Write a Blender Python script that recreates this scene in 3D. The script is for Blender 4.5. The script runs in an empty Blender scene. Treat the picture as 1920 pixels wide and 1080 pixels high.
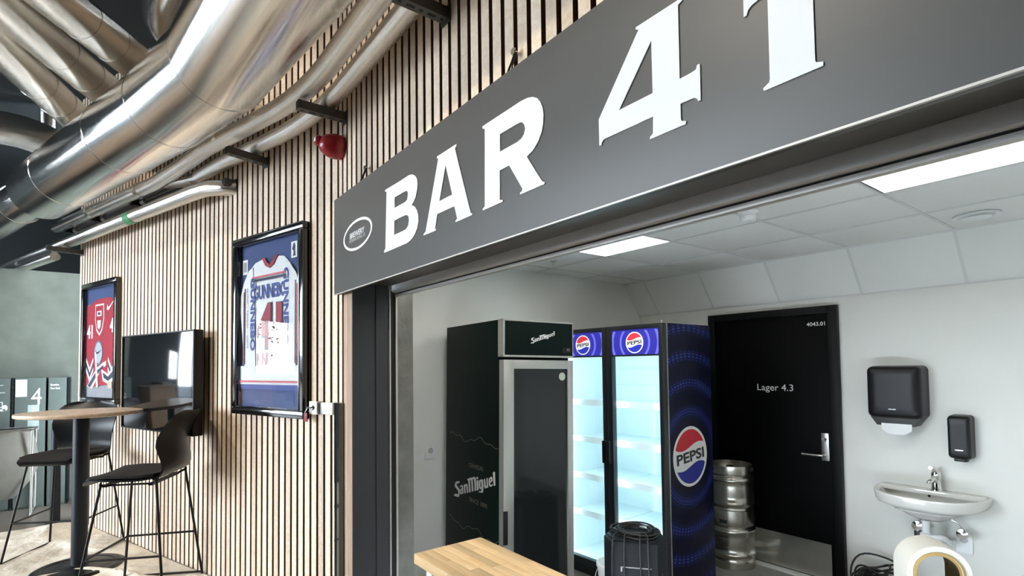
import bpy, bmesh, math, random
from mathutils import Vector, Matrix
random.seed(7)
SC = bpy.context.scene
COL = SC.collection
R = math.radians
PI = math.pi

# ------------------------------------------------------------------ camera
cam_d = bpy.data.cameras.new('camera')
cam_d.sensor_width = 36.0
cam_d.lens = 36.0 * 999.336 / 1920.0
cam_d.shift_y = (649.019 - 540.0) / 1920.0
cam_d.clip_start = 0.02
cam = bpy.data.objects.new('camera', cam_d)
COL.objects.link(cam)
_p, _r, _y = .0357654, -.0122836, .919801
_F = Vector((-math.sin(_y), math.cos(_y), 0)); _R = Vector((math.cos(_y), math.sin(_y), 0)); _U = Vector((0, 0, 1))
_F2 = _F*math.cos(_p) + _U*math.sin(_p); _U2 = _U*math.cos(_p) - _F*math.sin(_p)
_R2 = _R*math.cos(_r) + _U2*math.sin(_r); _U3 = _U2*math.cos(_r) - _R*math.sin(_r)
cam.matrix_world = Matrix(((_R2.x, _U3.x, -_F2.x, 0), (_R2.y, _U3.y, -_F2.y, 0), (_R2.z, _U3.z, -_F2.z, 1.68), (0, 0, 0, 1)))
SC.camera = cam

# ------------------------------------------------------------------ world, exposure
w = bpy.data.worlds.new('daylight'); SC.world = w; w.use_nodes = True
bg = w.node_tree.nodes['Background']
bg.inputs[0].default_value = (.80, .90, 1.0, 1); bg.inputs[1].default_value = 22.0
SC.view_settings.view_transform = 'Standard'; SC.view_settings.look = 'None'
SC.view_settings.gamma = 1.0; SC.view_settings.use_curve_mapping = False
SC.view_settings.exposure = 0.0
LED_PANEL = 8.0        # radiance of the bar's ceiling panels
SPOT_W = 130.0          # hall spotlights, watts each
FRIDGE_LED = 38.0

# ------------------------------------------------------------------ materials
MATS = {}
def mat(name, col, rough=.5, metal=0, spec=.5, noise=None, bump=None, emit=None, coat=0, rand=None):
    """col rgb; noise=(scale, amount) value variation; bump=(scale, strength); rand = per-object value spread"""
    if name in MATS: return MATS[name]
    m = bpy.data.materials.new(name); m.use_nodes = True; MATS[name] = m
    nt = m.node_tree; b = nt.nodes['Principled BSDF']
    b.inputs['Base Color'].default_value = (*col, 1); b.inputs['Roughness'].default_value = rough
    b.inputs['Metallic'].default_value = metal; b.inputs['Specular IOR Level'].default_value = spec
    if coat: b.inputs['Coat Weight'].default_value = coat; b.inputs['Coat Roughness'].default_value = .03
    tc = nt.nodes.new('ShaderNodeTexCoord')
    last = None
    if noise:
        n = nt.nodes.new('ShaderNodeTexNoise'); n.inputs['Scale'].default_value = noise[0]; n.inputs['Detail'].default_value = 5
        nt.links.new(tc.outputs['Object'], n.inputs['Vector'])
        mr = nt.nodes.new('ShaderNodeMapRange'); mr.inputs['From Min'].default_value = .3; mr.inputs['From Max'].default_value = .7
        mr.inputs['To Min'].default_value = 1 - noise[1]; mr.inputs['To Max'].default_value = 1 + noise[1]
        nt.links.new(n.outputs['Fac'], mr.inputs['Value'])
        hs = nt.nodes.new('ShaderNodeHueSaturation'); hs.inputs['Color'].default_value = (*col, 1)
        nt.links.new(mr.outputs[0], hs.inputs['Value']); nt.links.new(hs.outputs[0], b.inputs['Base Color']); last = hs
    if bump:
        n = nt.nodes.new('ShaderNodeTexNoise'); n.inputs['Scale'].default_value = bump[0]; n.inputs['Detail'].default_value = 4
        nt.links.new(tc.outputs['Object'], n.inputs['Vector'])
        bp = nt.nodes.new('ShaderNodeBump'); bp.inputs['Strength'].default_value = bump[1]; bp.inputs['Distance'].default_value = bump[2] if len(bump) > 2 else .01
        nt.links.new(n.outputs['Fac'], bp.inputs['Height']); nt.links.new(bp.outputs[0], b.inputs['Normal'])
    if emit:
        b.inputs['Emission Color'].default_value = (*emit[0], 1); b.inputs['Emission Strength'].default_value = emit[1]
    return m

def wood(name, c1, c2, scale=(14, 14, 1.2), rough=.55, spread=.25):
    if name in MATS: return MATS[name]
    m = bpy.data.materials.new(name); m.use_nodes = True; MATS[name] = m
    nt = m.node_tree; b = nt.nodes['Principled BSDF']; b.inputs['Roughness'].default_value = rough
    b.inputs['Specular IOR Level'].default_value = .3
    tc = nt.nodes.new('ShaderNodeTexCoord'); mp = nt.nodes.new('ShaderNodeMapping'); mp.inputs['Scale'].default_value = scale
    oi = nt.nodes.new('ShaderNodeObjectInfo')
    ml = nt.nodes.new('ShaderNodeMath'); ml.operation = 'MULTIPLY'; ml.inputs[1].default_value = 37
    nt.links.new(oi.outputs['Random'], ml.inputs[0])
    ad = nt.nodes.new('ShaderNodeVectorMath'); ad.operation = 'ADD'
    nt.links.new(tc.outputs['Object'], ad.inputs[0]); nt.links.new(ml.outputs[0], ad.inputs[1]); nt.links.new(ad.outputs[0], mp.inputs['Vector'])
    n = nt.nodes.new('ShaderNodeTexNoise'); n.inputs['Scale'].default_value = 3; n.inputs['Detail'].default_value = 6; n.inputs['Distortion'].default_value = 1.2
    nt.links.new(mp.outputs[0], n.inputs['Vector'])
    r = nt.nodes.new('ShaderNodeValToRGB'); r.color_ramp.elements[0].color = (*c1, 1); r.color_ramp.elements[1].color = (*c2, 1)
    r.color_ramp.elements[0].position = .3; r.color_ramp.elements[1].position = .7
    nt.links.new(n.outputs['Fac'], r.inputs['Fac'])
    mr = nt.nodes.new('ShaderNodeMapRange'); mr.inputs['To Min'].default_value = 1 - spread; mr.inputs['To Max'].default_value = 1 + spread*.5
    nt.links.new(oi.outputs['Random'], mr.inputs['Value'])
    hs = nt.nodes.new('ShaderNodeHueSaturation'); nt.links.new(r.outputs[0], hs.inputs['Color']); nt.links.new(mr.outputs[0], hs.inputs['Value'])
    nt.links.new(hs.outputs[0], b.inputs['Base Color'])
    return m

def glass_mat(name, tint=(1, 1, 1), ior=1.5, rough=0.0):
    if name in MATS: return MATS[name]
    m = bpy.data.materials.new(name); m.use_nodes = True; MATS[name] = m
    nt = m.node_tree; nt.nodes.remove(nt.nodes['Principled BSDF']); out = nt.nodes['Material Output']
    t = nt.nodes.new('ShaderNodeBsdfTransparent'); t.inputs[0].default_value = (*tint, 1)
    g = nt.nodes.new('ShaderNodeBsdfGlossy'); g.inputs['Roughness'].default_value = rough
    f = nt.nodes.new('ShaderNodeFresnel'); f.inputs['IOR'].default_value = ior
    mx = nt.nodes.new('ShaderNodeMixShader')
    ge = nt.nodes.new('ShaderNodeNewGeometry'); sb = nt.nodes.new('ShaderNodeMath'); sb.operation = 'SUBTRACT'; sb.inputs[0].default_value = 1.0
    mu = nt.nodes.new('ShaderNodeMath'); mu.operation = 'MULTIPLY'
    nt.links.new(ge.outputs['Backfacing'], sb.inputs[1]); nt.links.new(sb.outputs[0], mu.inputs[0]); nt.links.new(f.outputs[0], mu.inputs[1])
    nt.links.new(mu.outputs[0], mx.inputs[0]); nt.links.new(t.outputs[0], mx.inputs[1]); nt.links.new(g.outputs[0], mx.inputs[2])
    nt.links.new(mx.outputs[0], out.inputs[0])
    return m

def foil(name, col, rough, scale, strength, stretch=(1, 1, 1)):
    m = mat(name, col, rough, 1.0)
    nt = m.node_tree; b = nt.nodes['Principled BSDF']
    tc = nt.nodes.new('ShaderNodeTexCoord'); mp = nt.nodes.new('ShaderNodeMapping'); mp.inputs['Scale'].default_value = stretch
    nt.links.new(tc.outputs['Object'], mp.inputs['Vector'])
    n = nt.nodes.new('ShaderNodeTexNoise'); n.inputs['Scale'].default_value = scale; n.inputs['Detail'].default_value = 7; n.inputs['Roughness'].default_value = .62
    v = nt.nodes.new('ShaderNodeTexVoronoi'); v.inputs['Scale'].default_value = scale*1.4; v.feature = 'F1'
    nt.links.new(mp.outputs[0], n.inputs['Vector'])
    nt.links.new(n.outputs['Color'], v.inputs['Vector'])
    ad = nt.nodes.new('ShaderNodeMath'); ad.operation = 'MULTIPLY_ADD'; ad.inputs[1].default_value = .35
    nt.links.new(v.outputs['Distance'], ad.inputs[0]); nt.links.new(n.outputs['Fac'], ad.inputs[2])
    bp = nt.nodes.new('ShaderNodeBump'); bp.inputs['Strength'].default_value = strength; bp.inputs['Distance'].default_value = .012
    nt.links.new(ad.outputs[0], bp.inputs['Height']); nt.links.new(bp.outputs[0], b.inputs['Normal'])
    mr = nt.nodes.new('ShaderNodeMapRange'); mr.inputs['To Min'].default_value = rough*.6; mr.inputs['To Max'].default_value = rough*1.5
    nt.links.new(n.outputs['Fac'], mr.inputs['Value']); nt.links.new(mr.outputs[0], b.inputs['Roughness'])
    return m

OAK = wood('oak_slat', (.77, .59, .425), (.91, .765, .60), spread=.22)
OAKSIDE_SHADE = mat('oak_slat_side_shade', (.16, .09, .052), .7)  # same oak, with the shade between slats put into the side colour
OAKDARK = wood('oak_trim', (.42, .29, .21), (.52, .37, .27))
BEECH = wood('beech_block', (.72, .47, .23), (.86, .63, .36), scale=(1.5, 16, 16), rough=.4, spread=.28)
TABLEWOOD = wood('table_oak', (.56, .42, .30), (.72, .56, .42), scale=(2, 14, 14), rough=.35)
COUNTERWOOD = wood('counter_oak', (.42, .27, .16), (.55, .37, .23))
BACKING = mat('slat_backing', (.022, .011, .009), .9, spec=.1)
SIGN = mat('sign_grey', (.082, .080, .075), .42, .0, .5, bump=(900, .06))
STEELDARK = mat('jamb_steel', (.045, .046, .055), .45)
SOFFIT = mat('soffit_metal', (.16, .15, .14), .32, .7)
RAILGREY = mat('shutter_rail', (.62, .60, .57), .4, .25)
WHITE = mat('sign_white', (.86, .88, .88), .5)
PAINT = mat('wall_paint', (.765, .768, .725), .7, noise=(2.2, .03), bump=(260, .05))
TILE = mat('ceiling_tile', (.84, .85, .82), .85, bump=(420, .08))
GRIDM = mat('ceiling_grid', (.70, .71, .69), .5)
CONCRETE = mat('concrete', (.19, .19, .175), .8, noise=(9, .25), bump=(40, .2))
GREYWALL = mat('grey_green_wall', (.155, .170, .142), .9, noise=(6, .12), bump=(120, .25))
CABG = mat('cabinet_green', (.10, .125, .112), .6, noise=(12, .05))
DARK = mat('dark_gap', (.012, .014, .014), .8)
BLACK = mat('black_plastic', (.006, .006, .007), .36, spec=.3)
BLACKM = mat('black_metal', (.006, .006, .007), .4, spec=.3)
TABLEPOST = mat('table_post', (.008, .011, .017), .42, spec=.3)
GLOSSBLACK = mat('gloss_black', (.006, .006, .007), .12, coat=.6)
CUSHION = mat('seat_pad', (.026, .022, .020), .9, spec=.2, bump=(500, .25))
STEEL = mat('steel', (.62, .61, .58), .28, 1.0, noise=(8, .06))
CHROME = mat('chrome', (.85, .85, .85), .08, 1.0)
GALV = mat('bracket_steel', (.10, .098, .092), .45, .6)
DUCT = foil('duct_foil', (.90, .87, .82), .085, 26, .07)
CRINKLE = foil('pipe_foil', (.92, .90, .86), .11, 26, .22)
ROUGHFOIL = foil('cross_pipe_foil', (.90, .85, .77), .10, 17, .24)
BLACKPIPE = mat('black_insulation', (.012, .013, .014), .3)
TARP = mat('dust_sheet_cloth', (.76, .69, .58), .85, noise=(3, .04), bump=(4.5, .8, .06))
HALLFLOOR = mat('hall_floor', (.17, .145, .12), .4, noise=(3, .1))
BARFLOOR = mat('bar_floor', (.30, .295, .27), .5, noise=(14, .12))
DARKCEIL = mat('dark_ceiling', (.035, .042, .045), .9)
HALLDARK = mat('hall_dark_wall', (.028, .034, .034), .9)
RED = mat('alarm_red', (.33, .012, .018), .25)
SCREEN = mat('tv_screen', (.004, .005, .006), .06, spec=.6)
GLASS = glass_mat('pane_glass', (1, 1, 1), 1.52)
SMGLASS = glass_mat('tinted_glass', (.20, .22, .22), 1.5)
PORCELAIN = mat('porcelain', (.82, .81, .77), .12, coat=.4)
CREAM = mat('cream_plastic', (.83, .80, .71), .3)
GOLD = mat('gold_trim', (.30, .20, .075), .3, 1.0)
PIPEWHITE = mat('white_pipe', (.75, .77, .78), .4)
PAPER = mat('paper_white', (.82, .84, .84), .8)
GREENFRIDGE = mat('dark_green_vinyl', (.0012, .007, .0055), .5, spec=.12)
SILVER = mat('silver_aluminium', (.50, .50, .47), .38, .8)
LETTERGREY = mat('letter_grey', (.62, .60, .58), .6)
LETTERDIM = mat('letter_bronze', (.16, .14, .11), .6)
LETTERLT = mat('letter_light', (.80, .80, .78), .6)
KEGSTEEL = mat('keg_steel', (.50, .48, .43), .25, 1.0, noise=(5, .15), bump=(14, .08))
FRIDGEBLACK = mat('fridge_black', (.012, .014, .017), .35)
FRIDGEWHITE = mat('fridge_inner_white', (.86, .93, .95), .35)
LED = mat('led_strip', (1, 1, 1), .5, emit=((.62, .92, 1.0), FRIDGE_LED))
PANEL = mat('led_panel', (1, 1, 1), .5, emit=((1.0, .975, .915), LED_PANEL))
JWHITE = mat('jersey_white', (.74, .77, .78), .8, noise=(14, .06), bump=(30, .3))
JBLUE = mat('jersey_blue', (.03, .055, .26), .7)
JRED = mat('jersey_red', (.38, .012, .035), .8, noise=(10, .10))
MATBLUE = mat('mount_blue', (.035, .065, .19), .8)
MATGREY = mat('mount_grey', (.30, .31, .34), .8)
NUMRED = mat('number_red', (.28, .012, .03), .7)
NAVY = mat('number_navy', (.015, .02, .06), .7)
PRED = mat('logo_red', (.45, .012, .025), .5)
PBLUE = mat('logo_blue', (.008, .012, .22), .5)
PWHITE = mat('logo_white', (.66, .66, .63), .5)
SPEAKER = mat('speaker_black', (.004, .006, .009), .5, spec=.3, bump=(300, .2))
CABLE = mat('cable_rubber', (.012, .012, .012), .45)
BAGM = mat('bag_fabric', (.24, .23, .20), .7, noise=(6, .12), bump=(9, .6))

# ------------------------------------------------------------------ mesh helpers
class MB:
    def __init__(s): s.v = []; s.f = []
    def add(s, vs, fs):
        o = len(s.v); s.v += [tuple(v) for v in vs]; s.f += [tuple(i + o for i in f) for f in fs]; return s
    def box(s, x0, x1, y0, y1, z0, z1, M=None):
        c = [Vector((x, y, z)) for z in (z0, z1) for y in (y0, y1) for x in (x0, x1)]
        if M: c = [M @ p for p in c]
        return s.add(c, [(0, 2, 3, 1), (4, 5, 7, 6), (0, 1, 5, 4), (1, 3, 7, 5), (3, 2, 6, 7), (2, 0, 4, 6)])
    def prism(s, pts, z0, z1, M=None):
        n = len(pts); c = [Vector((x, y, z0)) for x, y in pts] + [Vector((x, y, z1)) for x, y in pts]
        if M: c = [M @ p for p in c]
        return s.add(c, [tuple(range(n))[::-1], tuple(range(n, 2*n))] + [(i, (i+1) % n, n+(i+1) % n, n+i) for i in range(n)])
    def lathe(s, prof, seg=32, M=None, close=False):
        """prof: list of (r, z)"""
        vs = []; fs = []
        for r, z in prof:
            for k in range(seg):
                a = 2*PI*k/seg; vs.append(Vector((r*math.cos(a), r*math.sin(a), z)))
        if M: vs = [M @ p for p in vs]
        m = len(prof)
        for i in range(m - 1 + (1 if close else 0)):
            j = (i+1) % m
            for k in range(seg):
                l = (k+1) % seg; fs.append((i*seg+k, i*seg+l, j*seg+l, j*seg+k))
        if not close:
            if prof[0][0] > 1e-6: fs.append(tuple(range(seg))[::-1])
            if prof[-1][0] > 1e-6: fs.append(tuple(range((m-1)*seg, m*seg)))
        return s.add(vs, fs)
    def tube(s, pts, r, seg=10, closed=False, M=None, taper=None):
        P = [Vector(p) for p in pts]; n = len(P); vs = []; fs = []
        up = None
        for i in range(n):
            if closed: t = (P[(i+1) % n] - P[i-1]).normalized()
            else:
                a = (P[i]-P[i-1]).normalized() if i else None; b = (P[i+1]-P[i]).normalized() if i < n-1 else None
                t = ((a + b) if (a and b) else (a or b)).normalized()
            if up is None:
                up = Vector((0, 0, 1)) if abs(t.z) < .9 else Vector((1, 0, 0))
            u = (up - t*up.dot(t)).normalized(); w_ = t.cross(u); up = u
            sc = 1.0
            if not closed and 0 < i < n-1:
                c = max(.5, (P[i+1]-P[i]).normalized().dot(t)); sc = 1/c
            rr = r if taper is None else taper[i]
            for k in range(seg):
                a = 2*PI*k/seg; vs.append(P[i] + (u*math.cos(a) + w_*math.sin(a)*sc)*rr)
        for i in range(n if closed else n-1):
            j = (i+1) % n
            for k in range(seg):
                l = (k+1) % seg; fs.append((i*seg+k, i*seg+l, j*seg+l, j*seg+k))
        if not closed:
            fs.append(tuple(range(seg))[::-1]); fs.append(tuple(range((n-1)*seg, n*seg)))
        if M: vs = [M @ p for p in vs]
        return s.add(vs, fs)
    def grid(s, rows, close_u=False):
        nr = len(rows); nc = len(rows[0]); vs = [p for r in rows for p in r]; fs = []
        for i in range(nr-1):
            for k in range(nc if close_u else nc-1):
                l = (k+1) % nc; fs.append((i*nc+k, i*nc+l, (i+1)*nc+l, (i+1)*nc+k))
        return s.add(vs, fs)
    def build(s, name, m, parent=None, smooth=True, bevel=0, loc=None, recalc=True):
        me = bpy.data.meshes.new(name); me.from_pydata(s.v, [], s.f)
        if recalc or bevel:
            bm = bmesh.new(); bm.from_mesh(me)
            bmesh.ops.recalc_face_normals(bm, faces=bm.faces)
            if bevel: bmesh.ops.bevel(bm, geom=list(bm.edges), offset=bevel, segments=2, profile=.6, affect='EDGES', clamp_overlap=True)
            bm.to_mesh(me); bm.free()
        if smooth:
            me.shade_smooth(); me.set_sharp_from_angle(angle=R(38))
        me.materials.append(m)
        o = bpy.data.objects.new(name, me); COL.objects.link(o)
        if parent: o.parent = parent
        if loc: o.location = loc
        return o

def tag(o, label=None, cat=None, group=None, kind=None):
    if label: o['label'] = label
    if cat: o['category'] = cat
    if group: o['group'] = group
    if kind: o['kind'] = kind
    return o
def thing(name, label, cat, loc=(0, 0, 0), rz=0, group=None):
    o = bpy.data.objects.new(name, None); COL.objects.link(o); o.location = loc; o.rotation_euler = (0, 0, rz)
    o.empty_display_size = .1
    return tag(o, label, cat, group)
def struct(name, mb, m, parent=None, **k):
    o = mb.build(name, m, parent, **k)
    if not parent: o['kind'] = 'structure'
    return o
def copy_tree(o, parent=None):
    c = o.copy(); COL.objects.link(c); c.parent = parent
    for ch in list(o.children): copy_tree(ch, c)
    return c
def linked(src, parent, M=None, loc=None):
    c = src.copy(); COL.objects.link(c); c.parent = parent
    if M: c.matrix_basis = M
    if loc: c.location = loc
    return c

def frame_m(O, U, V):
    """matrix with local x along U, local y along V, local z out of the surface"""
    U = Vector(U).normalized(); V = Vector(V).normalized(); N = U.cross(V)
    return Matrix(((U.x, V.x, N.x, O[0]), (U.y, V.y, N.y, O[1]), (U.z, V.z, N.z, O[2]), (0, 0, 0, 1)))
def flat(name, polys, M, m, parent, t=.002, off=0.0, label=None):
    """flat cut-out: polys[0..] closed outlines (holes by even-odd), lying in M's xy plane, thickness t"""
    cu = bpy.data.curves.new('c', 'CURVE'); cu.dimensions = '2D'; cu.fill_mode = 'BOTH'; cu.extrude = t/2
    for p in polys:
        sp = cu.splines.new('POLY'); sp.points.add(len(p)-1); sp.use_cyclic_u = True
        for q, (x, y) in zip(sp.points, p): q.co = (x, y, 0, 1)
    return _curve_mesh(name, cu, M, m, parent, t, off, label)
def _curve_mesh(name, cu, M, m, parent, t, off, label=None, fit=None):
    ob = bpy.data.objects.new('tmp', cu); COL.objects.link(ob)
    dg = bpy.context.evaluated_depsgraph_get()
    me = bpy.data.meshes.new_from_object(ob.evaluated_get(dg)); bpy.data.objects.remove(ob); bpy.data.curves.remove(cu)
    me.name = name
    if fit and len(me.vertices):
        w_, h_, anchor = fit
        xs = [v.co.x for v in me.vertices]; ys = [v.co.y for v in me.vertices]
        x0, x1, y0, y1 = min(xs), max(xs), min(ys), max(ys)
        sx = w_/(x1-x0) if w_ else None; sy = h_/(y1-y0) if h_ else None
        sx = sx or sy; sy = sy or sx
        for v in me.vertices:
            v.co.x = (v.co.x - (x0+x1)/2)*sx; v.co.y = (v.co.y - (y0+y1)/2)*sy
    me.transform(M @ Matrix.Translation((0, 0, off + t/2)))
    me.materials.clear(); me.materials.append(m)
    o = bpy.data.objects.new(name, me); COL.objects.link(o); o.parent = parent
    if label: o['label'] = label
    return o
def text(name, body, M, m, parent, w=None, h=None, at=(0, 0), bold=0.0, t=.0015, off=0.0, rot=0, shear=0, space=1.0, label=None, line=1.0):
    cu = bpy.data.curves.new('t', 'FONT'); cu.body = body; cu.fill_mode = 'BOTH'; cu.resolution_u = 4
    cu.offset = bold; cu.space_character = space; cu.space_line = line; cu.shear = shear; cu.extrude = .0
    M2 = M @ Matrix.Translation((at[0], at[1], 0)) @ Matrix.Rotation(rot, 4, 'Z')
    o = _curve_mesh(name, cu, M2, m, parent, t, off, label, fit=(w, h, None))
    return o
def ell(cx, cy, rx, ry, n=40, a0=0, a1=2*PI):
    return [(cx+rx*math.cos(a0+(a1-a0)*k/n), cy+ry*math.sin(a0+(a1-a0)*k/n)) for k in range(n + (0 if abs(a1-a0-2*PI) < 1e-6 else 1))]
def rect(x0, x1, y0, y1): return [(x0, y0), (x1, y0), (x1, y1), (x0, y1)]
def bez(p, n=10):
    """open smooth path through points (Catmull-Rom)"""
    P = [Vector(q) for q in p]; out = []
    for i in range(len(P)-1):
        a = P[max(i-1, 0)]; b = P[i]; c = P[i+1]; d = P[min(i+2, len(P)-1)]
        for k in range(n):
            t = k/n
            out.append(.5*((2*b) + (c-a)*t + (2*a-5*b+4*c-d)*t*t + (3*b-a-3*c+d)*t**3))
    out.append(P[-1]); return out

# ------------------------------------------------------------------ the place: measures
HF = .33                      # hall floor (the bar floor is z = 0)
HC = 4.2                      # hall ceiling
TA = R(18.447); TB = R(16.5)
DA = Vector((math.cos(TA), math.sin(TA), 0)); DB = Vector((math.cos(TB), math.sin(TB), 0)); DC = Vector((1, 0, 0))
NA = Vector((DA.y, -DA.x, 0)); NB = Vector((DB.y, -DB.x, 0)); NC = Vector((0, -1, 0))
K1 = Vector((-4.055, .545, 0)); K2 = Vector((-2.705, .945, 0)); LB = (K2-K1).length
LA = 2.365
Z = Vector((0, 0, 1))
def onA(s, o=0, z=0): return K1 + DA*s + NA*o + Z*z
def onB(s, o=0, z=0): return K1 + DB*s + NB*o + Z*z
MA = frame_m(K1, DA, Z); MBm = frame_m(K1, DB, Z)          # local x along wall, y up, z towards the hall
MC = frame_m(Vector((0, .945, 0)), DC, Z)

# ------------------------------------------------------------------ structure: hall
struct('floor', MB().prism([(-10.6, -7.6), (6, -7.6), (6, .94), (-2.7, .94), (-4.06, .56), (-6.3, -.2), (-6.4, .6), (-10.6, .6)], HF-.12, HF), HALLFLOOR)
struct('ceiling', MB().box(-10.6, 6, -7.6, 1.1, HC, HC+.1), DARKCEIL)
# slatted wall in three straight runs
PITCH = .0625; SW = .0435; SD = .016
slat_me = None
def slat_wall(name, M, s0, s1, z0, z1, back):
    wmb = MB().box(s0, s1, z0, z1, -back, -SD, M)
    return struct(name, wmb, BACKING)
def slats(parent, M, s0, s1, z0, z1, phase=0.0, pitch=PITCH, bank={}):
    key = round(z1-z0, 3); n = 0
    s = s0 + phase
    while s + SW <= s1 + 1e-6:
        if key not in bank:
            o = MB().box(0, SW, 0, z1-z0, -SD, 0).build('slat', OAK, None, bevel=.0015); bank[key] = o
            o.data.materials.append(OAKSIDE_SHADE)
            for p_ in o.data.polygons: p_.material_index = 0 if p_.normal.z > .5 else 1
        else:
            o = bank[key].copy(); COL.objects.link(o)
        o.parent = parent; o.matrix_basis = M @ Matrix.Translation((s, z0, 0)); n += 1
        s += pitch
    return n
wl = slat_wall('wall_left', MA, -LA, .01, HF, HC, .16)
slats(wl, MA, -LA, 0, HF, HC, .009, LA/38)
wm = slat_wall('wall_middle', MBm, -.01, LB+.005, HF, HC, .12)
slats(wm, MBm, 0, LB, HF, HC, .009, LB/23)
wr = struct('wall_right', MB().box(-2.705, 1.75, .945+SD, 1.12, 2.1, HC).box(-2.705, -2.5, .945+SD, 1.12, 0, 2.1)
            .box(1.75, 6, .945+SD, 1.12, 0, HC), BACKING)
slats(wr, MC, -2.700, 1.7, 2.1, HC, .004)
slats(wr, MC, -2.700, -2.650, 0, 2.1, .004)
struct('trim_1', MB().box(-2.612, -2.558, .938, .958, 0, 2.09), OAKDARK, bevel=.002)
struct('trim_2', MB().box(-2.556, -2.500, .938, .958, 0, 2.09), OAKDARK, bevel=.002)
# grey partition at the far end, dark hall beyond, window side
struct('wall_far', MB().box(-7.5, -7.35, -1.05, .9, HF, 2.72), GREYWALL)
we = struct('wall_end', MB().box(-10.7, -10.6, -6.4, .7, HF, HC).box(-10.7, -10.6, -7.6, -6.4, HF, 1.58).box(-10.7, -10.6, -7.6, -6.4, 2.80, HC), HALLDARK)
for y in (-6.43, -6.72, -7.55): MB().box(-10.72, -10.6, y-.045, y+.045, 1.58, 2.80).build('mullion', SILVER, we)
MB().box(-10.64, -10.58, -7.6, -6.4, 1.54, 1.58).build('window_sill', SILVER, we)
struct('wall_behind', MB().box(6, 6.1, -7.7, 1.1, HF, HC), HALLDARK)
struct('wall_corner', MB().box(-10.6, -6.3, .6, .7, HF, HC), HALLDARK)
wf = struct('wall_window', MB().box(-10.7, -3, -7.7, -7.6, HF, HF+.35).box(-10.7, -3, -7.7, -7.6, 4.05, HC).box(-3, 6.1, -7.7, -7.6, HF, HC), HALLDARK)
for k in range(6):
    x = -10.6 + k*1.5
    MB().box(x-.035, x+.035, -7.72, -7.6, HF+.35, 4.05).build('mullion', STEELDARK, wf)
struct('ground_outside', MB().box(-40, 30, -40, -7.8, -.3, -.2).box(-40, -10.8, -7.8, 6, -.3, -.2), mat('ground', (.030, .042, .062), .8))

# ------------------------------------------------------------------ structure: bar room
struct('floor.001', MB().box(-3.9, 1.8, .94, 4.7, -.12, 0), BARFLOOR)
struct('wall_bar_back', MB().box(-3.9, 1.8, 4.42, 4.55, 0, 2.7), PAINT)
struct('wall_bar_left', MB().prism([(-3.5, 1.26), (-3.6, 4.42), (-3.75, 4.42), (-3.65, 1.26)], 0, 2.7), PAINT)
struct('wall_bar_right', MB().box(1.7, 1.8, 1.12, 4.42, 0, 2.7), PAINT)
struct('wall_concrete', MB().box(-3.66, -2.498, 1.172, 1.26, 0, 2.7), CONCRETE)
struct('baseboard_back', MB().box(-3.58, -2.79, 4.405, 4.42, 0, .06).box(-1.69, 1.7, 4.405, 4.42, 0, .06), GRIDM)
# opening: steel jamb, soffit, guide rail, shutter bar
jb = struct('trim_3', MB().box(-2.5, -2.494, .94, 1.124, 0, 2.09).box(-2.5, -2.488, 1.055, 1.085, 0, 2.09), STEELDARK)
gd = struct('trim_4', MB().box(-2.50, -2.486, 1.126, 1.132, 0, 2.06).box(-2.50, -2.486, 1.160, 1.168, 0, 2.06), RAILGREY)
MB().box(-2.50, -2.494, 1.132, 1.160, 0, 2.06).build('guide_slot', DARK, gd)
struct('trim_5', MB().box(-2.5, 1.72, .932, 1.13, 2.085, 2.1), SOFFIT)
sh = tag(thing('roller_shutter', 'grey rolled-up shutter bar along the top of the serving opening', 'shutter', (-2.48, 1.15, 2.03)), None)
MB().box(0, 4.18, -.018, .024, .018, .075).build('bottom_rail', RAILGREY, sh, bevel=.012)
MB().box(0, 4.18, .0, .022, .0, .013).build('seal_strip', RAILGREY, sh, bevel=.003)
MB().box(0, 4.18, .004, .018, .012, .019).build('seal_gap', DARK, sh)
# suspended ceiling
CZ = 2.49
struct('ceiling.001', MB().box(-3.75, 1.8, 1.12, 4.6, 2.72, 2.8), PAINT)
cg = bpy.data.objects['ceiling.001']
gx = [-3.34 + .6*k for k in range(9)]; gy = [1.18 + .6*k for k in range(6)]
tile_me = None
LIGHTS = [(1, 2), (4, 2), (1, 0), (3, 0)]  # last two are unseen panels, added to light the bar
for i in range(-1, 8):
    for j in range(5):
        if (i, j) in LIGHTS: continue
        x0 = gx[i] if i >= 0 else -3.72; x1 = gx[i+1]; y0 = gy[j]; y1 = gy[j+1]
        if i >= 0:
            if tile_me is None:
                tile_me = MB().box(.006, .594, .006, .594, 0, .018).build('ceiling_tile', TILE, cg, bevel=.003); t = tile_me
            else: t = linked(tile_me, cg)
            t.location = (x0, y0, CZ)
        else:
            MB().box(x0, x1-.006, y0+.006, y1-.006, CZ, CZ+.018).build('ceiling_tile', TILE, cg)
g = MB()
for x in gx: g.box(x-.010, x+.010, 1.12, 4.18, CZ-.004, CZ+.003)
for y in gy: g.box(-3.72, 1.7, y-.010, y+.010, CZ-.0035, CZ+.0025)
g.build('ceiling_grid', GRIDM, cg)
MB().box(-3.72, 1.7, 1.12, 1.18, CZ, CZ+.015).build('edge_strip', TILE, cg)
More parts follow.
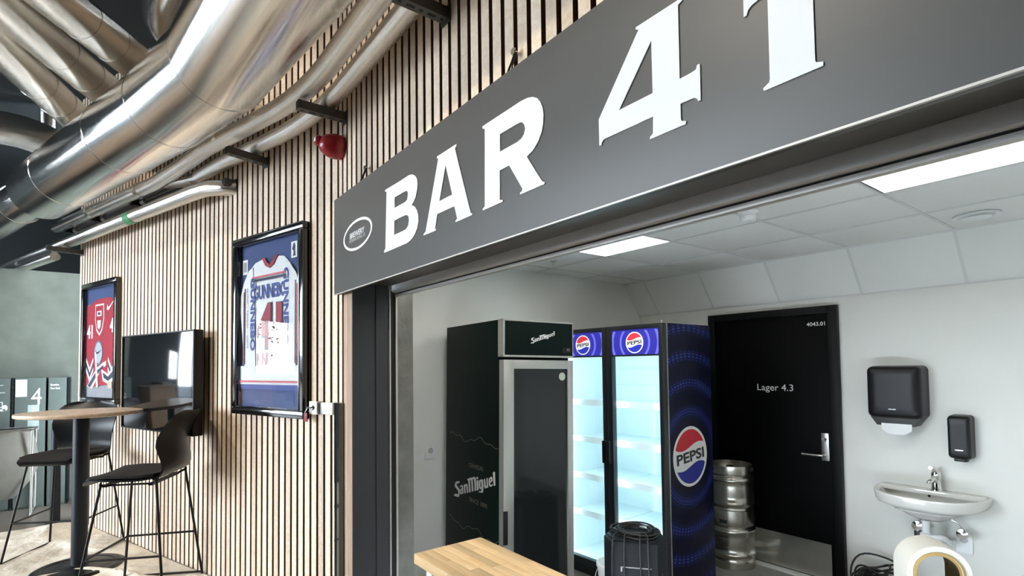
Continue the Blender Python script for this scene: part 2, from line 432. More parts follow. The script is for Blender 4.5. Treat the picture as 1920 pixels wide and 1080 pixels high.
# sloping tiles down to the back wall
sl_len = math.hypot(.24, .315); ms = frame_m(Vector((0, 4.18, CZ)), (1, 0, 0), (0, .24, -.315))
sl = None
for i in range(-1, 8):
    x0 = (gx[i] if i >= 0 else -3.6); x1 = gx[i+1]
    if i >= 0:
        if sl is None: sl = MB().box(.006, .594, .004, sl_len-.006, -.012, 0).build('sloping_tile', TILE, cg, bevel=.002); t = sl
        else: t = linked(sl, cg)
        t.matrix_basis = ms @ Matrix.Translation((x0, 0, 0))
    else: MB().box(x0, x1-.006, .004, sl_len-.006, -.012, 0, ms).build('sloping_tile', TILE, cg)
g = MB()
for x in gx: g.box(x-.009, x+.009, 0, sl_len, -.013, -.010, ms)
g.box(-3.6, 1.7, -.01, .006, -.012, .003, ms); g.box(-3.6, 1.7, sl_len-.012, sl_len, -.012, .003, ms)
g.build('slope_grid', GRIDM, cg)
# lit panels
plabels = ['square lit ceiling panel above the tall fridges', 'bright lit ceiling panel nearest the upper right corner of the picture', 'added lit ceiling panel, unseen behind the left part of the shutter bar', 'added lit ceiling panel, unseen behind the middle of the shutter bar']
for (i, j), lb in zip(LIGHTS, plabels):
    t = thing('ceiling_light', lb, 'ceiling light', (gx[i], gy[j], CZ), group='square lit panels in the bar ceiling')
    f = MB().box(.004, .596, .004, .014, -.004, .02).box(.004, .596, .586, .596, -.004, .02).box(.004, .014, .014, .586, -.004, .02).box(.586, .596, .014, .586, -.004, .02)
    f.build('frame', WHITE, t)
    MB().box(.014, .586, .014, .586, .002, .012).build('diffuser', PANEL, t)
t = thing('smoke_detector', 'small white round smoke detector on the bar ceiling', 'detector', (-1.47, 2.71, CZ))
MB().lathe([(.052, 0), (.052, -.012), (.045, -.018), (.040, -.050), (.030, -.060), (0, -.060)], 28).build('base', WHITE, t)
MB().lathe([(.0415, -.030), (.043, -.034), (.0415, -.038)], 28, close=True).build('vent_ring', GRIDM, t)
t = thing('ceiling_valve', 'round white air valve in the bar ceiling above the sink', 'air vent', (-.77, 3.86, CZ))
MB().lathe([(.085, 0), (.105, -.004), (.108, -.012), (.085, -.014), (.08, -.004)], 36).build('ring', WHITE, t)
MB().lathe([(.062, -.010), (.066, -.020), (.05, -.026), (0, -.028)], 36).build('disc', WHITE, t)
t = thing('sprinkler', 'tiny chrome sprinkler head in the ceiling corner above the dark fridge', 'sprinkler', (-3.1, 2.78, CZ))
MB().lathe([(.03, 0), (.03, -.004), (.008, -.006), (.008, -.02), (.014, -.022), (0, -.024)], 16).build('head', STEEL, t)

# ------------------------------------------------------------------ sign above the opening
sg = thing('bar_sign', 'long dark grey BAR 41 sign board with white serif letters over the opening', 'sign', (0, 0, 0))
MB().box(-2.645, 1.70, .902, .932, 2.043, 2.518).build('board', SIGN, sg, bevel=.0015)
MB().box(-2.645, 1.70, .900, .906, 2.0385, 2.0425).build('bottom_edge_strip', RAILGREY, sg)
MS = frame_m(Vector((0, .902, 0)), DC, Z)
LET = {'B': [[(-2.0238, 2.3968), (-2.0238, 2.4019), (-2.0149, 2.4018), (-1.8962, 2.3998), (-1.8319, 2.4), (-1.8052, 2.4), (-1.78, 2.3948), (-1.7572, 2.3825), (-1.743, 2.3669), (-1.7387, 2.3489), (-1.7417, 2.3286), (-1.7537, 2.3044), (-1.7721, 2.288), (-1.7879, 2.2813), (-1.7632, 2.27), (-1.7454, 2.2518), (-1.7349, 2.2304), (-1.7343, 2.2073), (-1.7435, 2.1842), (-1.7645, 2.1654), (-1.7923, 2.1519), (-1.8253, 2.1454), (-2.0339, 2.1455), (-2.0372, 2.1521), (-2.0226, 2.1607), (-2.0095, 2.3901)], [(-1.9327, 2.3481), (-1.8471, 2.3472), (-1.8325, 2.3465), (-1.8201, 2.3414), (-1.8174, 2.3298), (-1.8234, 2.3118), (-1.8379, 2.3066), (-1.9352, 2.3065)], [(-1.9357, 2.256), (-1.853, 2.2566), (-1.8288, 2.2541), (-1.8127, 2.2442), (-1.8101, 2.2285), (-1.8169, 2.2106), (-1.8342, 2.2014), (-1.8536, 2.1995), (-1.9405, 2.2)]],
'A': [[(-1.6958, 2.1486), (-1.694, 2.1531), (-1.6794, 2.1591), (-1.5854, 2.3925), (-1.5957, 2.3958), (-1.5932, 2.4022), (-1.4659, 2.4023), (-1.466, 2.3956), (-1.4753, 2.3912), (-1.387, 2.1618), (-1.3839, 2.155), (-1.3755, 2.1537), (-1.3763, 2.1479), (-1.4764, 2.147), (-1.4749, 2.1523), (-1.465, 2.1563), (-1.482, 2.2014), (-1.5946, 2.202), (-1.6112, 2.1528), (-1.6024, 2.1521), (-1.6041, 2.1473)], [(-1.536, 2.3535), (-1.5798, 2.2432), (-1.4949, 2.2435)]],
'R': [[(-1.3149, 2.3982), (-1.3148, 2.4039), (-1.3068, 2.4047), (-1.1262, 2.4057), (-1.0993, 2.4032), (-1.0758, 2.3965), (-1.058, 2.3862), (-1.0457, 2.3722), (-1.0362, 2.3519), (-1.0327, 2.3309), (-1.0347, 2.3087), (-1.0411, 2.2882), (-1.0555, 2.2686), (-1.0763, 2.2524), (-1.1037, 2.2436), (-1.0439, 2.1609), (-1.0381, 2.1557), (-1.0317, 2.1542), (-1.0323, 2.1485), (-1.1354, 2.148), (-1.1353, 2.1534), (-1.1271, 2.1553), (-1.1248, 2.1615), (-1.1831, 2.2438), (-1.2281, 2.2433), (-1.2298, 2.1589), (-1.2244, 2.155), (-1.216, 2.1543), (-1.2161, 2.1486), (-1.3181, 2.1478), (-1.318, 2.1526), (-1.3067, 2.1581), (-1.3024, 2.3918)], [(-1.2255, 2.3485), (-1.1412, 2.3485), (-1.1247, 2.3462), (-1.1141, 2.3367), (-1.1095, 2.3231), (-1.1146, 2.3096), (-1.1256, 2.3015), (-1.145, 2.2979), (-1.2265, 2.2977)]],
'4': [[(-.8385, 2.1825), (-.839, 2.2449), (-.7192, 2.3956), (-.7268, 2.3995), (-.7267, 2.4040), (-.6107, 2.4040), (-.6108, 2.3976), (-.6203, 2.3945), (-.6205, 2.2439), (-.5935, 2.2445), (-.5837, 2.2463), (-.5811, 2.2538), (-.5749, 2.2534), (-.5752, 2.1822), (-.5807, 2.1823), (-.5829, 2.1885), (-.5897, 2.1928), (-.6197, 2.1934), (-.6198, 2.1623), (-.6181, 2.1582), (-.6081, 2.1544), (-.609, 2.1484), (-.6957, 2.1485), (-.6956, 2.1532), (-.6878, 2.1581), (-.6864, 2.1933), (-.8245, 2.1935), (-.831, 2.1873), (-.8316, 2.182)], [(-.687, 2.3548), (-.7775, 2.2429), (-.6863, 2.2428)]],
'1': [[(-.4529, 2.1483), (-.4542, 2.1535), (-.4432, 2.1593), (-.442, 2.1649), (-.442, 2.3097), (-.4582, 2.3128), (-.4703, 2.3097), (-.4769, 2.3047), (-.48, 2.2964), (-.4854, 2.2969), (-.4848, 2.345), (-.46, 2.36), (-.435, 2.385), (-.425, 2.404), (-.3695, 2.404), (-.3686, 2.1621), (-.367, 2.1588), (-.3567, 2.1552), (-.3571, 2.1485)]]}
for k, v in LET.items(): flat('letter' if k.isalpha() else 'numeral', v, MS, WHITE, sg, t=.003)
flat('oval_ring', [ell(-2.333, 2.283, .174, .070, 56), ell(-2.333, 2.283, .158, .058, 56)], MS, WHITE, sg, t=.002)
text('emblem_lettering', 'BREWERY', MS, WHITE, sg, w=.175, h=.026, at=(-2.338, 2.290), bold=.02)
text('emblem_lettering', 'INTERNATIONAL AS', MS, LETTERGREY, sg, w=.19, h=.014, at=(-2.336, 2.266), bold=.01)
for x, lb in ((-2.30, 'thin dark wire hook holding the sign near its left end'), (-1.19, 'looped dark wire hook holding the sign above the letter R')):
    t = thing('wire_hook', lb, 'hook', (x, .91, 2.515))
    MB().tube(bez([(0, .002, -.03), (-.003, -.004, .0), (.004, .004, .03), (.002, .02, .066), (.0, .033, .07)], 6), .0035, 8).tube(bez([(.006, .0, 0), (.011, .006, .03), (.009, .02, .062)], 6), .002, 6).build('wire', BLACKM, t)
    MB().lathe([(0, 0), (.010, .0), (.011, .003), (.005, .006), (.004, .022), (0, .022)], 12, Matrix.Translation((0, .012, .07)) @ Matrix.Rotation(R(-90), 4, 'X')).build('screw_head', CHROME, t)

# ------------------------------------------------------------------ alarm sounder
t = thing('alarm_sounder', 'red fire alarm sounder on the slats above the sign corner', 'alarm')
ma = frame_m(Vector((-2.648, .945, 2.795)), DC, Z) @ Matrix.Scale(1.1, 4)
MB().lathe([(.052, 0), (.056, .012), (.056, .04), (.052, .06), (.044, .08), (.032, .095), (.016, .104), (0, .106)], 32, ma).build('body', RED, t)
MB().lathe([(.020, .085), (.024, .108), (.018, .118), (0, .119)], 24, ma @ Matrix.Translation((-.014, .016, 0))).build('horn', RED, t)
MB().box(-.006, .014, -.010, .010, .117, .1215, ma @ Matrix.Translation((-.018, .018, 0))).build('lens', WHITE, t)
MB().box(.010, .022, -.046, .0, .0745, .079, ma @ Matrix.Rotation(R(-20), 4, 'X') @ Matrix.Translation((0, 0, .004))).build('label_strip', mat('pink_strip', (.75, .45, .45), .6), t)

# ------------------------------------------------------------------ steel corner post, key switch
t = thing('glass_end_post', 'mirror-bright glass end post standing against the slats beside the opening', 'post', (-2.655, .905, 0))
MB().box(0, .006, 0, .036, HF, 1.505).build('glass_sheet', mat('mirror_steel', (.62, .68, .68), .05, 1.0), t)
MB().box(.008, .05, .006, .030, HF, 1.503).build('end_profile', mat('dark_mirror', (.12, .14, .14), .06, .8), t)
t = thing('key_switch', 'small steel key switch box on the slats beside the framed jersey', 'switch')
MB().box(1.195, 1.262, 1.435, 1.503, 0, .03, MBm).build('box', STEEL, t, bevel=.002)
MB().box(1.262, 1.375, 1.437, 1.498, 0, .014, MBm).build('plate', SILVER, t, bevel=.001)
MB().lathe([(.014, 0), (.014, .008), (0, .008)], 20, MBm @ Matrix.Translation((1.225, 1.47, .03))).build('cylinder_lock', CHROME, t)
MB().box(-.006, .028, -.003, .003, 0, .016, MBm @ Matrix.Translation((1.210, 1.472, .036))).build('key', BLACKM, t)
MB().tube([MBm @ Vector(p) for p in [(1.212, 1.468, .05), (1.19, 1.445, .05), (1.178, 1.41, .045)]], .002, 6).build('key_ring', STEEL, t)
MB().box(1.163, 1.192, 1.395, 1.44, .035, .040, MBm).build('key_tag', mat('tag_red', (.35, .02, .03), .5), t, bevel=.002)

# ------------------------------------------------------------------ framed jerseys
def picture_frame(name, label, M, s0, s1, z0, z1, back_m, dep=.045, mw=.040):
    t = thing(name, label, 'picture frame')
    for k, (a, b, c, d) in enumerate(((s0, s1, z1-mw, z1), (s0, s1, z0, z0+mw), (s0, s0+mw, z0+mw, z1-mw), (s1-mw, s1, z0+mw, z1-mw))):
        MB().box(a, b, c, d, 0, dep, M).build('moulding', GLOSSBLACK, t, bevel=.008)
        i = .012
    r = .010
    mb = MB()
    mb.box(s0+mw-r, s1-mw+r, z1-mw-r, z1-mw, .018, .040, M).box(s0+mw-r, s1-mw+r, z0+mw, z0+mw+r, .018, .040, M)
    mb.box(s0+mw, s0+mw+r, z0+mw, z1-mw, .018, .040, M).box(s1-mw-r, s1-mw, z0+mw, z1-mw, .018, .040, M)
    mb.build('inner_lip', GLOSSBLACK, t)
    MB().box(s0+mw, s1-mw, z0+mw, z1-mw, .002, .008, M).build('mount_board', back_m, t)
    MB().box(s0+mw, s1-mw, z0+mw, z1-mw, .030, .033, M).build('glass_pane', GLASS, t)
    return t
f2 = picture_frame('jersey_frame', 'black framed white and blue hockey jersey with number 41 right of the television', MBm, .395, 1.156, 1.405, 2.475, MATBLUE)
MJ = MBm @ Matrix.Translation((.395, 1.405, .008))       # local 0..0.761 x 0..1.07
jw, jh = .761, 1.07
body = [(.12, .26), (.64, .26), (.645, .50), (.60, .86), (.53, .912), (.47, .918), (.425, .885), (.385, .868), (.345, .885), (.30, .918), (.22, .905), (.155, .865), (.115, .50)]
flat('jersey_body', [body], MJ, JWHITE, f2, t=.006)
flat('sleeve', [[(.155, .865), (.20, .88), (.225, .60), (.235, .285), (.11, .285), (.058, .62), (.062, .72), (.10, .80)]], MJ, JWHITE, f2, t=.005, off=.006)
flat('sleeve', [[(.60, .86), (.555, .88), (.535, .60), (.54, .285), (.655, .285), (.704, .62), (.70, .72), (.66, .80)]], MJ, JWHITE, f2, t=.005, off=.006)
flat('collar', [[(.30, .926), (.335, .924), (.36, .893), (.385, .883), (.415, .893), (.44, .924), (.475, .926), (.43, .875), (.385, .858), (.34, .875)]], MJ, NUMRED, f2, t=.004, off=.007)
for (z0, z1, m_) in ((.812, .822, PRED), (.792, .805, NAVY)): flat('chest_stripe', [rect(.20, .56, z0, z1)], MJ, m_, f2, t=.002, off=.0125)
text('lettering', 'GUNNEBO', MJ, JBLUE, f2, w=.345, h=.085, at=(.382, .725), bold=.035, off=.008)
text('lettering', 'GUNNEBO', MJ, JBLUE, f2, w=.44, h=.055, at=(.205, .60), bold=.04, off=.0125, rot=R(-90))
text('lettering', 'GUNNEBO', MJ, JBLUE, f2, w=.44, h=.055, at=(.562, .62), bold=.04, off=.0125, rot=R(-90))
text('number_outline', '41', MJ, NAVY, f2, w=.285, h=.275, at=(.392, .520), bold=.09, off=.0085)
text('number', '41', MJ, NUMRED, f2, w=.262, h=.260, at=(.390, .523), bold=.055, off=.011)
text('player_name', 'KNUTS', MJ, PRED, f2, w=.25, h=.075, at=(.375, .330), bold=.01, off=.0085)
for x in (.100, .668): flat('sleeve_stripe', [[(x-.004, .30), (x+.004, .30), (x+.006, .74), (x-.002, .74)]], MJ, PRED, f2, t=.002, off=.0125)
for x in (.113, .655): flat('sleeve_stripe', [[(x-.003, .30), (x+.003, .30), (x+.005, .76), (x-.001, .76)]], MJ, NAVY, f2, t=.002, off=.0125)
text('sleeve_print', 'spiller - hjelper - alltid', MJ, NAVY, f2, w=.36, h=.022, at=(.145, .58), off=.0125, rot=R(-90))
flat('hem_stripe', [rect(.055, .705, .192, .203)], MJ, PRED, f2, t=.002, off=.0125)
flat('hem', [rect(.05, .708, .18, .29)], MJ, JWHITE, f2, t=.003, off=.006)
flat('hem_stripe', [rect(.06, .70, .150, .180)], MJ, JBLUE, f2, t=.002, off=.006)
for x, y, m2 in ((.095, .895, MATGREY), (.625, .935, NAVY)):
    flat('player_card', [rect(x-.028, x+.028, y-.045, y+.045)], MJ, PAPER, f2, t=.002)
    flat('card_picture', [[(x-.010, y-.038), (x-.004, y-.01), (x-.018, y+.005), (x-.010, y+.022), (x-.004, y+.036), (x+.008, y+.036), (x+.014, y+.018), (x+.012, y-.005), (x+.016, y-.036)]] if m2 is NAVY else [rect(x-.018, x+.018, y-.03, y+.03)], MJ, m2, f2, t=.001, off=.002)

f1 = picture_frame('jersey_frame', 'black framed red football jersey left of the television', MA, -2.18, -1.42, 1.400, 2.445, MATGREY)
M1 = MA @ Matrix.Translation((-2.18, 1.400, .008))
flat('upper_mount', [rect(.05, .71, .86, .995)], M1, MATBLUE, f1, t=.001)
flat('jersey_body', [[(.10, .13), (.66, .17), (.705, .30), (.708, .84), (.56, .895), (.30, .895), (.052, .84), (.052, .16)]], M1, JRED, f1, t=.006)
flat('crest', [[(.255, .85), (.44, .85), (.45, .72), (.41, .62), (.35, .575), (.285, .62), (.25, .72)]], M1, PWHITE, f1, t=.002, off=.006)
flat('crest_field', [[(.272, .835), (.424, .835), (.432, .725), (.398, .64), (.35, .60), (.298, .64), (.268, .725)]], M1, JRED, f1, t=.002, off=.008)
flat('crest_mark', [rect(.30, .40, .745, .79), [(.31, .71), (.39, .71), (.38, .65), (.35, .63), (.32, .65)]], M1, PWHITE, f1, t=.0015, off=.010)
flat('crest_mark', [rect(.325, .375, .757, .778)], M1, NAVY, f1, t=.0012, off=.0115)
flat('swoosh', [[(.50, .80), (.515, .785), (.545, .79), (.66, .87), (.55, .815), (.525, .813), (.515, .835)]], M1, WHITE, f1, t=.0015, off=.006)
text('shirt_number', '41', M1, WHITE, f1, w=.13, h=.12, at=(.13, .62), bold=.04, off=.006)
text('shirt_number', '41', M1, WHITE, f1, w=.12, h=.12, at=(.63, .655), bold=.04, off=.006)
flat('round_badge', [ell(.335, .43, .095, .105, 36)], M1, mat('badge_grey', (.42, .45, .50), .6), f1, t=.002, off=.006)
flat('badge_ring', [ell(.335, .43, .095, .105, 36), ell(.335, .43, .082, .090, 36)], M1, mat('badge_navy', (.12, .14, .20), .6), f1, t=.001, off=.0085)
flat('badge_mark', [[(.27, .45), (.30, .435), (.34, .44), (.40, .455), (.34, .425), (.30, .42)]], M1, NAVY, f1, t=.001, off=.0085)
for x in (.14, .62):
    for dz, m_ in ((0, WHITE), (-.045, NAVY), (-.085, WHITE)):
        flat('chevron', [[(x-.08, .39+dz), (x, .30+dz), (x+.08, .39+dz), (x+.08, .355+dz), (x, .262+dz), (x-.08, .355+dz)]], M1, m_, f1, t=.0015, off=.006)
flat('shirt_ribbon', [[(.08, .14), (.30, .30), (.42, .34), (.50, .36), (.50, .32), (.40, .29), (.20, .12)]], M1, WHITE, f1, t=.0015, off=.006)
flat('shirt_ribbon', [[(.10, .145), (.30, .275), (.45, .325), (.45, .305), (.33, .25), (.16, .13)]], M1, NAVY, f1, t=.001, off=.008)
flat('shirt_ribbon', [[(.26, .44), (.29, .43), (.34, .14), (.30, .13)]], M1, WHITE, f1, t=.0015, off=.0085)
flat('shirt_ribbon', [[(.40, .29), (.55, .25), (.70, .33), (.70, .20), (.55, .165), (.44, .19)]], M1, WHITE, f1, t=.0015, off=.0065)
flat('shirt_ribbon', [[(.44, .262), (.55, .225), (.70, .30), (.70, .24), (.55, .19), (.46, .215)]], M1, NAVY, f1, t=.001, off=.0085)
flat('hem_badge', [rect(.55, .63, .13, .19)], M1, mat('badge_beige', (.62, .48, .38), .6), f1, t=.001, off=.009)
flat('tag_mark', [rect(.63, .66, .075, .095)], M1, WHITE, f1, t=.001)
flat('tag_mark', [rect(.665, .70, .90, .98)], M1, PAPER, f1, t=.001, off=.001)

# ------------------------------------------------------------------ television
tv = thing('television', 'wall-mounted flat television with a dark glossy screen between the jersey frames', 'television')
TO = .085
MB().box(-1.065, .03, 1.255, 1.928, TO, TO+.028, MA).build('screen', SCREEN, tv, bevel=.002)
MB().box(-1.075, .042, 1.247, 1.938, TO-.030, TO+.022, MA).build('casing', BLACK, tv, bevel=.004)
bz = MB()
for a, b, c, d in ((-1.075, .042, 1.930, 1.938), (-1.075, .042, 1.247, 1.255), (-1.075, -1.067, 1.255, 1.930), (.032, .042, 1.255, 1.930)): bz.box(a, b, c, d, TO+.020, TO+.031, MA)
bz.build('bezel', BLACK, tv)
MB().box(-.75, -.35, 1.40, 1.80, 0, TO-.030, MA).build('wall_mount', BLACKM, tv)

# ------------------------------------------------------------------ pipes along the slatted wall
def wall_path(o, s_end, x_end, zA, zB, zC, s_cut=None):
    """polyline parallel to the slatted wall at distance o, from s_end on run A to x_end on run C"""
    def isect(p, d, q, e):
        t_ = ((q.x-p.x)*e.y - (q.y-p.y)*e.x)/(d.x*e.y - d.y*e.x); return p + d*t_
    k1 = isect(K1+NA*o, DA, K1+NB*o, DB); k2 = isect(K1+NB*o, DB, K2+NC*o, DC)
    a = onA(s_end, o)
    pts = [(a, zA), (k1-DA*.35, zA), (k1, (zA+zB)/2), (k1+DB*.35, zB), (k2-DB*.4, zB)]
    for q in range(1, 5):
        u = q/5; p_ = (k2-DB*.4)*(1-u)**2 + k2*2*u*(1-u) + (k2+DC*.4)*u*u; pts.append((p_, zB+(zC-zB)*u))
    pts += [(k2+DC*.4, zC), (Vector((x_end, .945-o, 0)), zC)]
    return [Vector((p.x, p.y, z)) for p, z in pts]
t = thing('foil_pipe', 'silver foil-wrapped pipe running along the slats, outer one of the pair', 'pipe', group='pair of foil pipes on wall brackets')
pth = wall_path(.185, -2.30, 1.6, 2.955, 3.022, 3.005)
e = pth[0]; pth = [e + Vector((-.05, .06, .05)), e + Vector((-.03, .01, .01))] + pth
MB().tube(pth, .047, 20).build('insulation', CRINKLE, t)
for p_, d_ in ((onB(.55, .19, 3.035), DB), (onB(1.0, .19, 3.035), DB), (onA(-.6, .19, 2.955), DA), (onA(-1.5, .19, 2.955), DA)):
    MB().tube([p_-d_*.02, p_+d_*.02], .0485, 20).build('tape_band', DUCT, t)
t = thing('foil_pipe', 'silver foil-wrapped pipe running along the slats, inner one nearest the wall', 'pipe', group='pair of foil pipes on wall brackets')
MB().tube(wall_path(.072, -.05, 1.6, 2.945, 2.972, 3.0), .043, 20).build('insulation', CRINKLE, t)
t = thing('black_pipe', 'black insulated pipe with steel clamps running left behind the foil pipe', 'pipe')
MB().tube([onA(-2.25, .075, 2.94), onA(-1.2, .072, 2.945), onA(-.07, .072, 2.95)], .030, 16).build('insulation', BLACKPIPE, t)
for s in (-2.18, -1.55, -.8):
    MB().tube([onA(s-.03, .075, 2.943), onA(s+.03, .075, 2.943)], .034, 16).build('clamp', STEEL, t)
    MB().box(-.02, .02, -.03, .03, -.07, .07, frame_m(onA(s-.08, .075, 2.943), DA, Z)).build('clamp_bracket', BLACKM, t)
t = thing('foil_pipe', 'silver pipe below the pair, bending into the slats above the jersey frame', 'pipe')
q = [onA(.33, -.01, 2.83), onA(.26, .06, 2.832), onA(.12, .105, 2.835), onA(-.3, .11, 2.835), onA(-1.1, .11, 2.835), onA(-1.7, .12, 2.825), onA(-2.25, .11, 2.83), onA(-4.6, .10, 2.845)]
MB().tube(bez(q, 6), .048, 20).build('insulation', CRINKLE, t)
for s in (-.95, ): MB().tube([onA(s-.05, .11, 2.835), onA(s+.05, .11, 2.835)], .0495, 20).build('green_marker', mat('pipe_marker_green', (.10, .35, .16), .5), t)
t = thing('foil_pipe', 'lowest silver pipe running off the left edge above the grey wall', 'pipe')
MB().tube([onA(-2.55, .13, 2.735), onA(-4.6, .13, 2.745)], .040, 18).build('insulation', CRINKLE, t)
t = thing('black_pipe', 'short black pipe with clamps at the left edge above the grey wall', 'pipe')
MB().tube([onA(-2.45, .14, 2.79), onA(-4.6, .14, 2.80)], .022, 14).build('insulation', BLACKPIPE, t)
for s in (-2.5, -3.6): MB().tube([onA(s-.05, .14, 2.79), onA(s+.05, .14, 2.79)], .026, 14).build('clamp', STEEL, t)
# brackets
def bracket(label, M, s, z, ln):
    t = thing('pipe_bracket', label, 'bracket', group='slotted steel brackets carrying the wall pipes')
    w_, h_ = .041, .041
    Mx = M @ Matrix.Translation((s, z, 0))
    c = MB().box(-w_/2, w_/2, -.003, 0, 0, ln, Mx).box(-w_/2, -w_/2+.003, -h_, -.003, 0, ln, Mx).box(w_/2-.003, w_/2, -h_, -.003, 0, ln, Mx)
    c.box(-w_/2+.003, w_/2-.003, -h_, -h_+.003, 0, ln, Mx)
    c.build('channel', GALV, t)
    MB().box(-w_/2+.003, w_/2-.003, -h_+.004, -.004, ln-.004, ln-.002, Mx).build('end_gap', DARK, t)
    n = 5
    for k in range(n):
        u = ln*(k+.5)/n
        MB().box(-.006, .006, -h_-.0006, -h_+.001, u-.015 if k % 2 else u-.006, u+.015 if k % 2 else u+.006, Mx).build('slot', DARK, t)
    MB().box(-.032, .032, -.052, .008, 0, .006, Mx).build('foot_plate', GALV, t)
    return t
bracket('steel bracket under the pipe pair at the top edge of the picture', MC, -1.60, 2.94, .20)
bracket('steel bracket under the pipe pair just above the red alarm', MC, -2.60, 2.955, .235)
bracket('steel bracket under the pipe pair left of the red alarm', MBm, .715, 2.925, .235)
bracket('dark steel bracket at the end of the lower pipe above the jersey frame', MBm, .33, 2.875, .07)
bracket('steel bracket for the lower pipes near the left end of the slats', MA, -2.30, 2.78, .26)

# ------------------------------------------------------------------ ventilation ducts
def duct(label, pts, r, m, bands=(), seg=40, taper=None, name='ventilation_duct'):
    t = thing(name, label, 'duct')
    MB().tube(pts, r, seg, taper=taper).build('casing', m, t)
    for p_, d_, rr in bands:
        p_ = Vector(p_); d_ = Vector(d_).normalized()
        MB().tube([p_-d_*.018, p_-d_*.012, p_+d_*.012, p_+d_*.018], rr, seg, taper=[rr-.004, rr+.002, rr+.002, rr-.004]).build('seam_band', m, t)
    return t
d17 = Vector((math.cos(.297), math.sin(.297), 0)); d10 = Vector((math.cos(R(10.5)), math.sin(R(10.5)), 0)); d4 = Vector((math.cos(R(5.9)), math.sin(R(5.9)), 0))
c0 = Vector((-3.753, .11, 3.07)); e1 = c0 + d17*.47; e2 = Vector((-2.695, .396, 3.07)); d10 = (e2-e1).normalized()
DR = .212
far = c0 - d17*1.75
duct('large silver ventilation duct with mitred elbow sweeping across the upper left', [far - d17*.02, far, c0-d17*.7, e1, e2, e2+d4*1.3, e2+d4*3.6], DR, DUCT,
     [(c0-d17*.15, d17, DR), (e1, d17+d10, DR), (e2, d10+d4, DR), (c0-d17*1.2, d17, DR)])
duct('narrower silver duct leaving the big duct at the left edge', [far - d17*3.0 + Vector((0, -.04, -.02)), far - d17*.3 + Vector((0, -.03, -.02)), far - d17*.02], .15, DUCT, [(far-d17*.5+Vector((0, -.03, -.02)), d17, .15)])
def cross(label, a, b, r):
    a = Vector(a); b = Vector(b); dp = (b-a).normalized(); a = a - dp*1.6; b = b + dp*.15
    n = [a + (b-a)*k/8 for k in range(9)]
    duct(label, n, r, ROUGHFOIL, [(n[6], dp, r), (n[7]-dp*.1, dp, r)], seg=28, name='foil_duct')
cross('lowest of three silver pipes crossing behind the big duct', (-3.97, -.484, 3.46), (-4.792, -.167, 3.44), .105)
cross('middle of three silver pipes crossing behind the big duct', (-3.62, -.425, 3.52), (-4.398, .025, 3.50), .11)
cross('uppermost of three silver pipes crossing behind the big duct', (-3.458, -.232, 3.56), (-3.945, .165, 3.54), .11)
# small ducts at the left edge
t = thing('flexible_duct', 'curved silver flexible duct entering at the left edge below the crossing pipes', 'duct')
MB().tube(bez([(-5.85, -1.1, 3.60), (-5.796, -.788, 3.62), (-5.779, -.601, 3.62), (-5.783, -.439, 3.588), (-5.809, -.304, 3.525), (-5.86, -.199, 3.404)], 10), .13, 26).build('casing', CRINKLE, t)
t = thing('flexible_duct', 'thin crinkled silver duct behind the big duct at the left edge', 'duct')
MB().tube(bez([(-7.0, -1.1, 3.25), (-6.894, -.89, 3.304), (-6.739, -.692, 3.411), (-6.643, -.574, 3.549), (-6.571, -.489, 3.708), (-6.539, -.459, 3.907), (-6.53, -.462, 4.157)], 10), .065, 22).build('casing', CRINKLE, t)
t = thing('ventilation_duct', 'short rounded silver duct at the top edge beside the big elbow', 'duct')
MB().tube(bez([(-3.86, .62, 3.80), (-3.84, .42, 3.79), (-3.75, .30, 3.78), (-3.55, .275, 3.78), (-3.2, .30, 3.78), (-1.2, .50, 3.78)], 8), .145, 30).build('casing', DUCT, t)

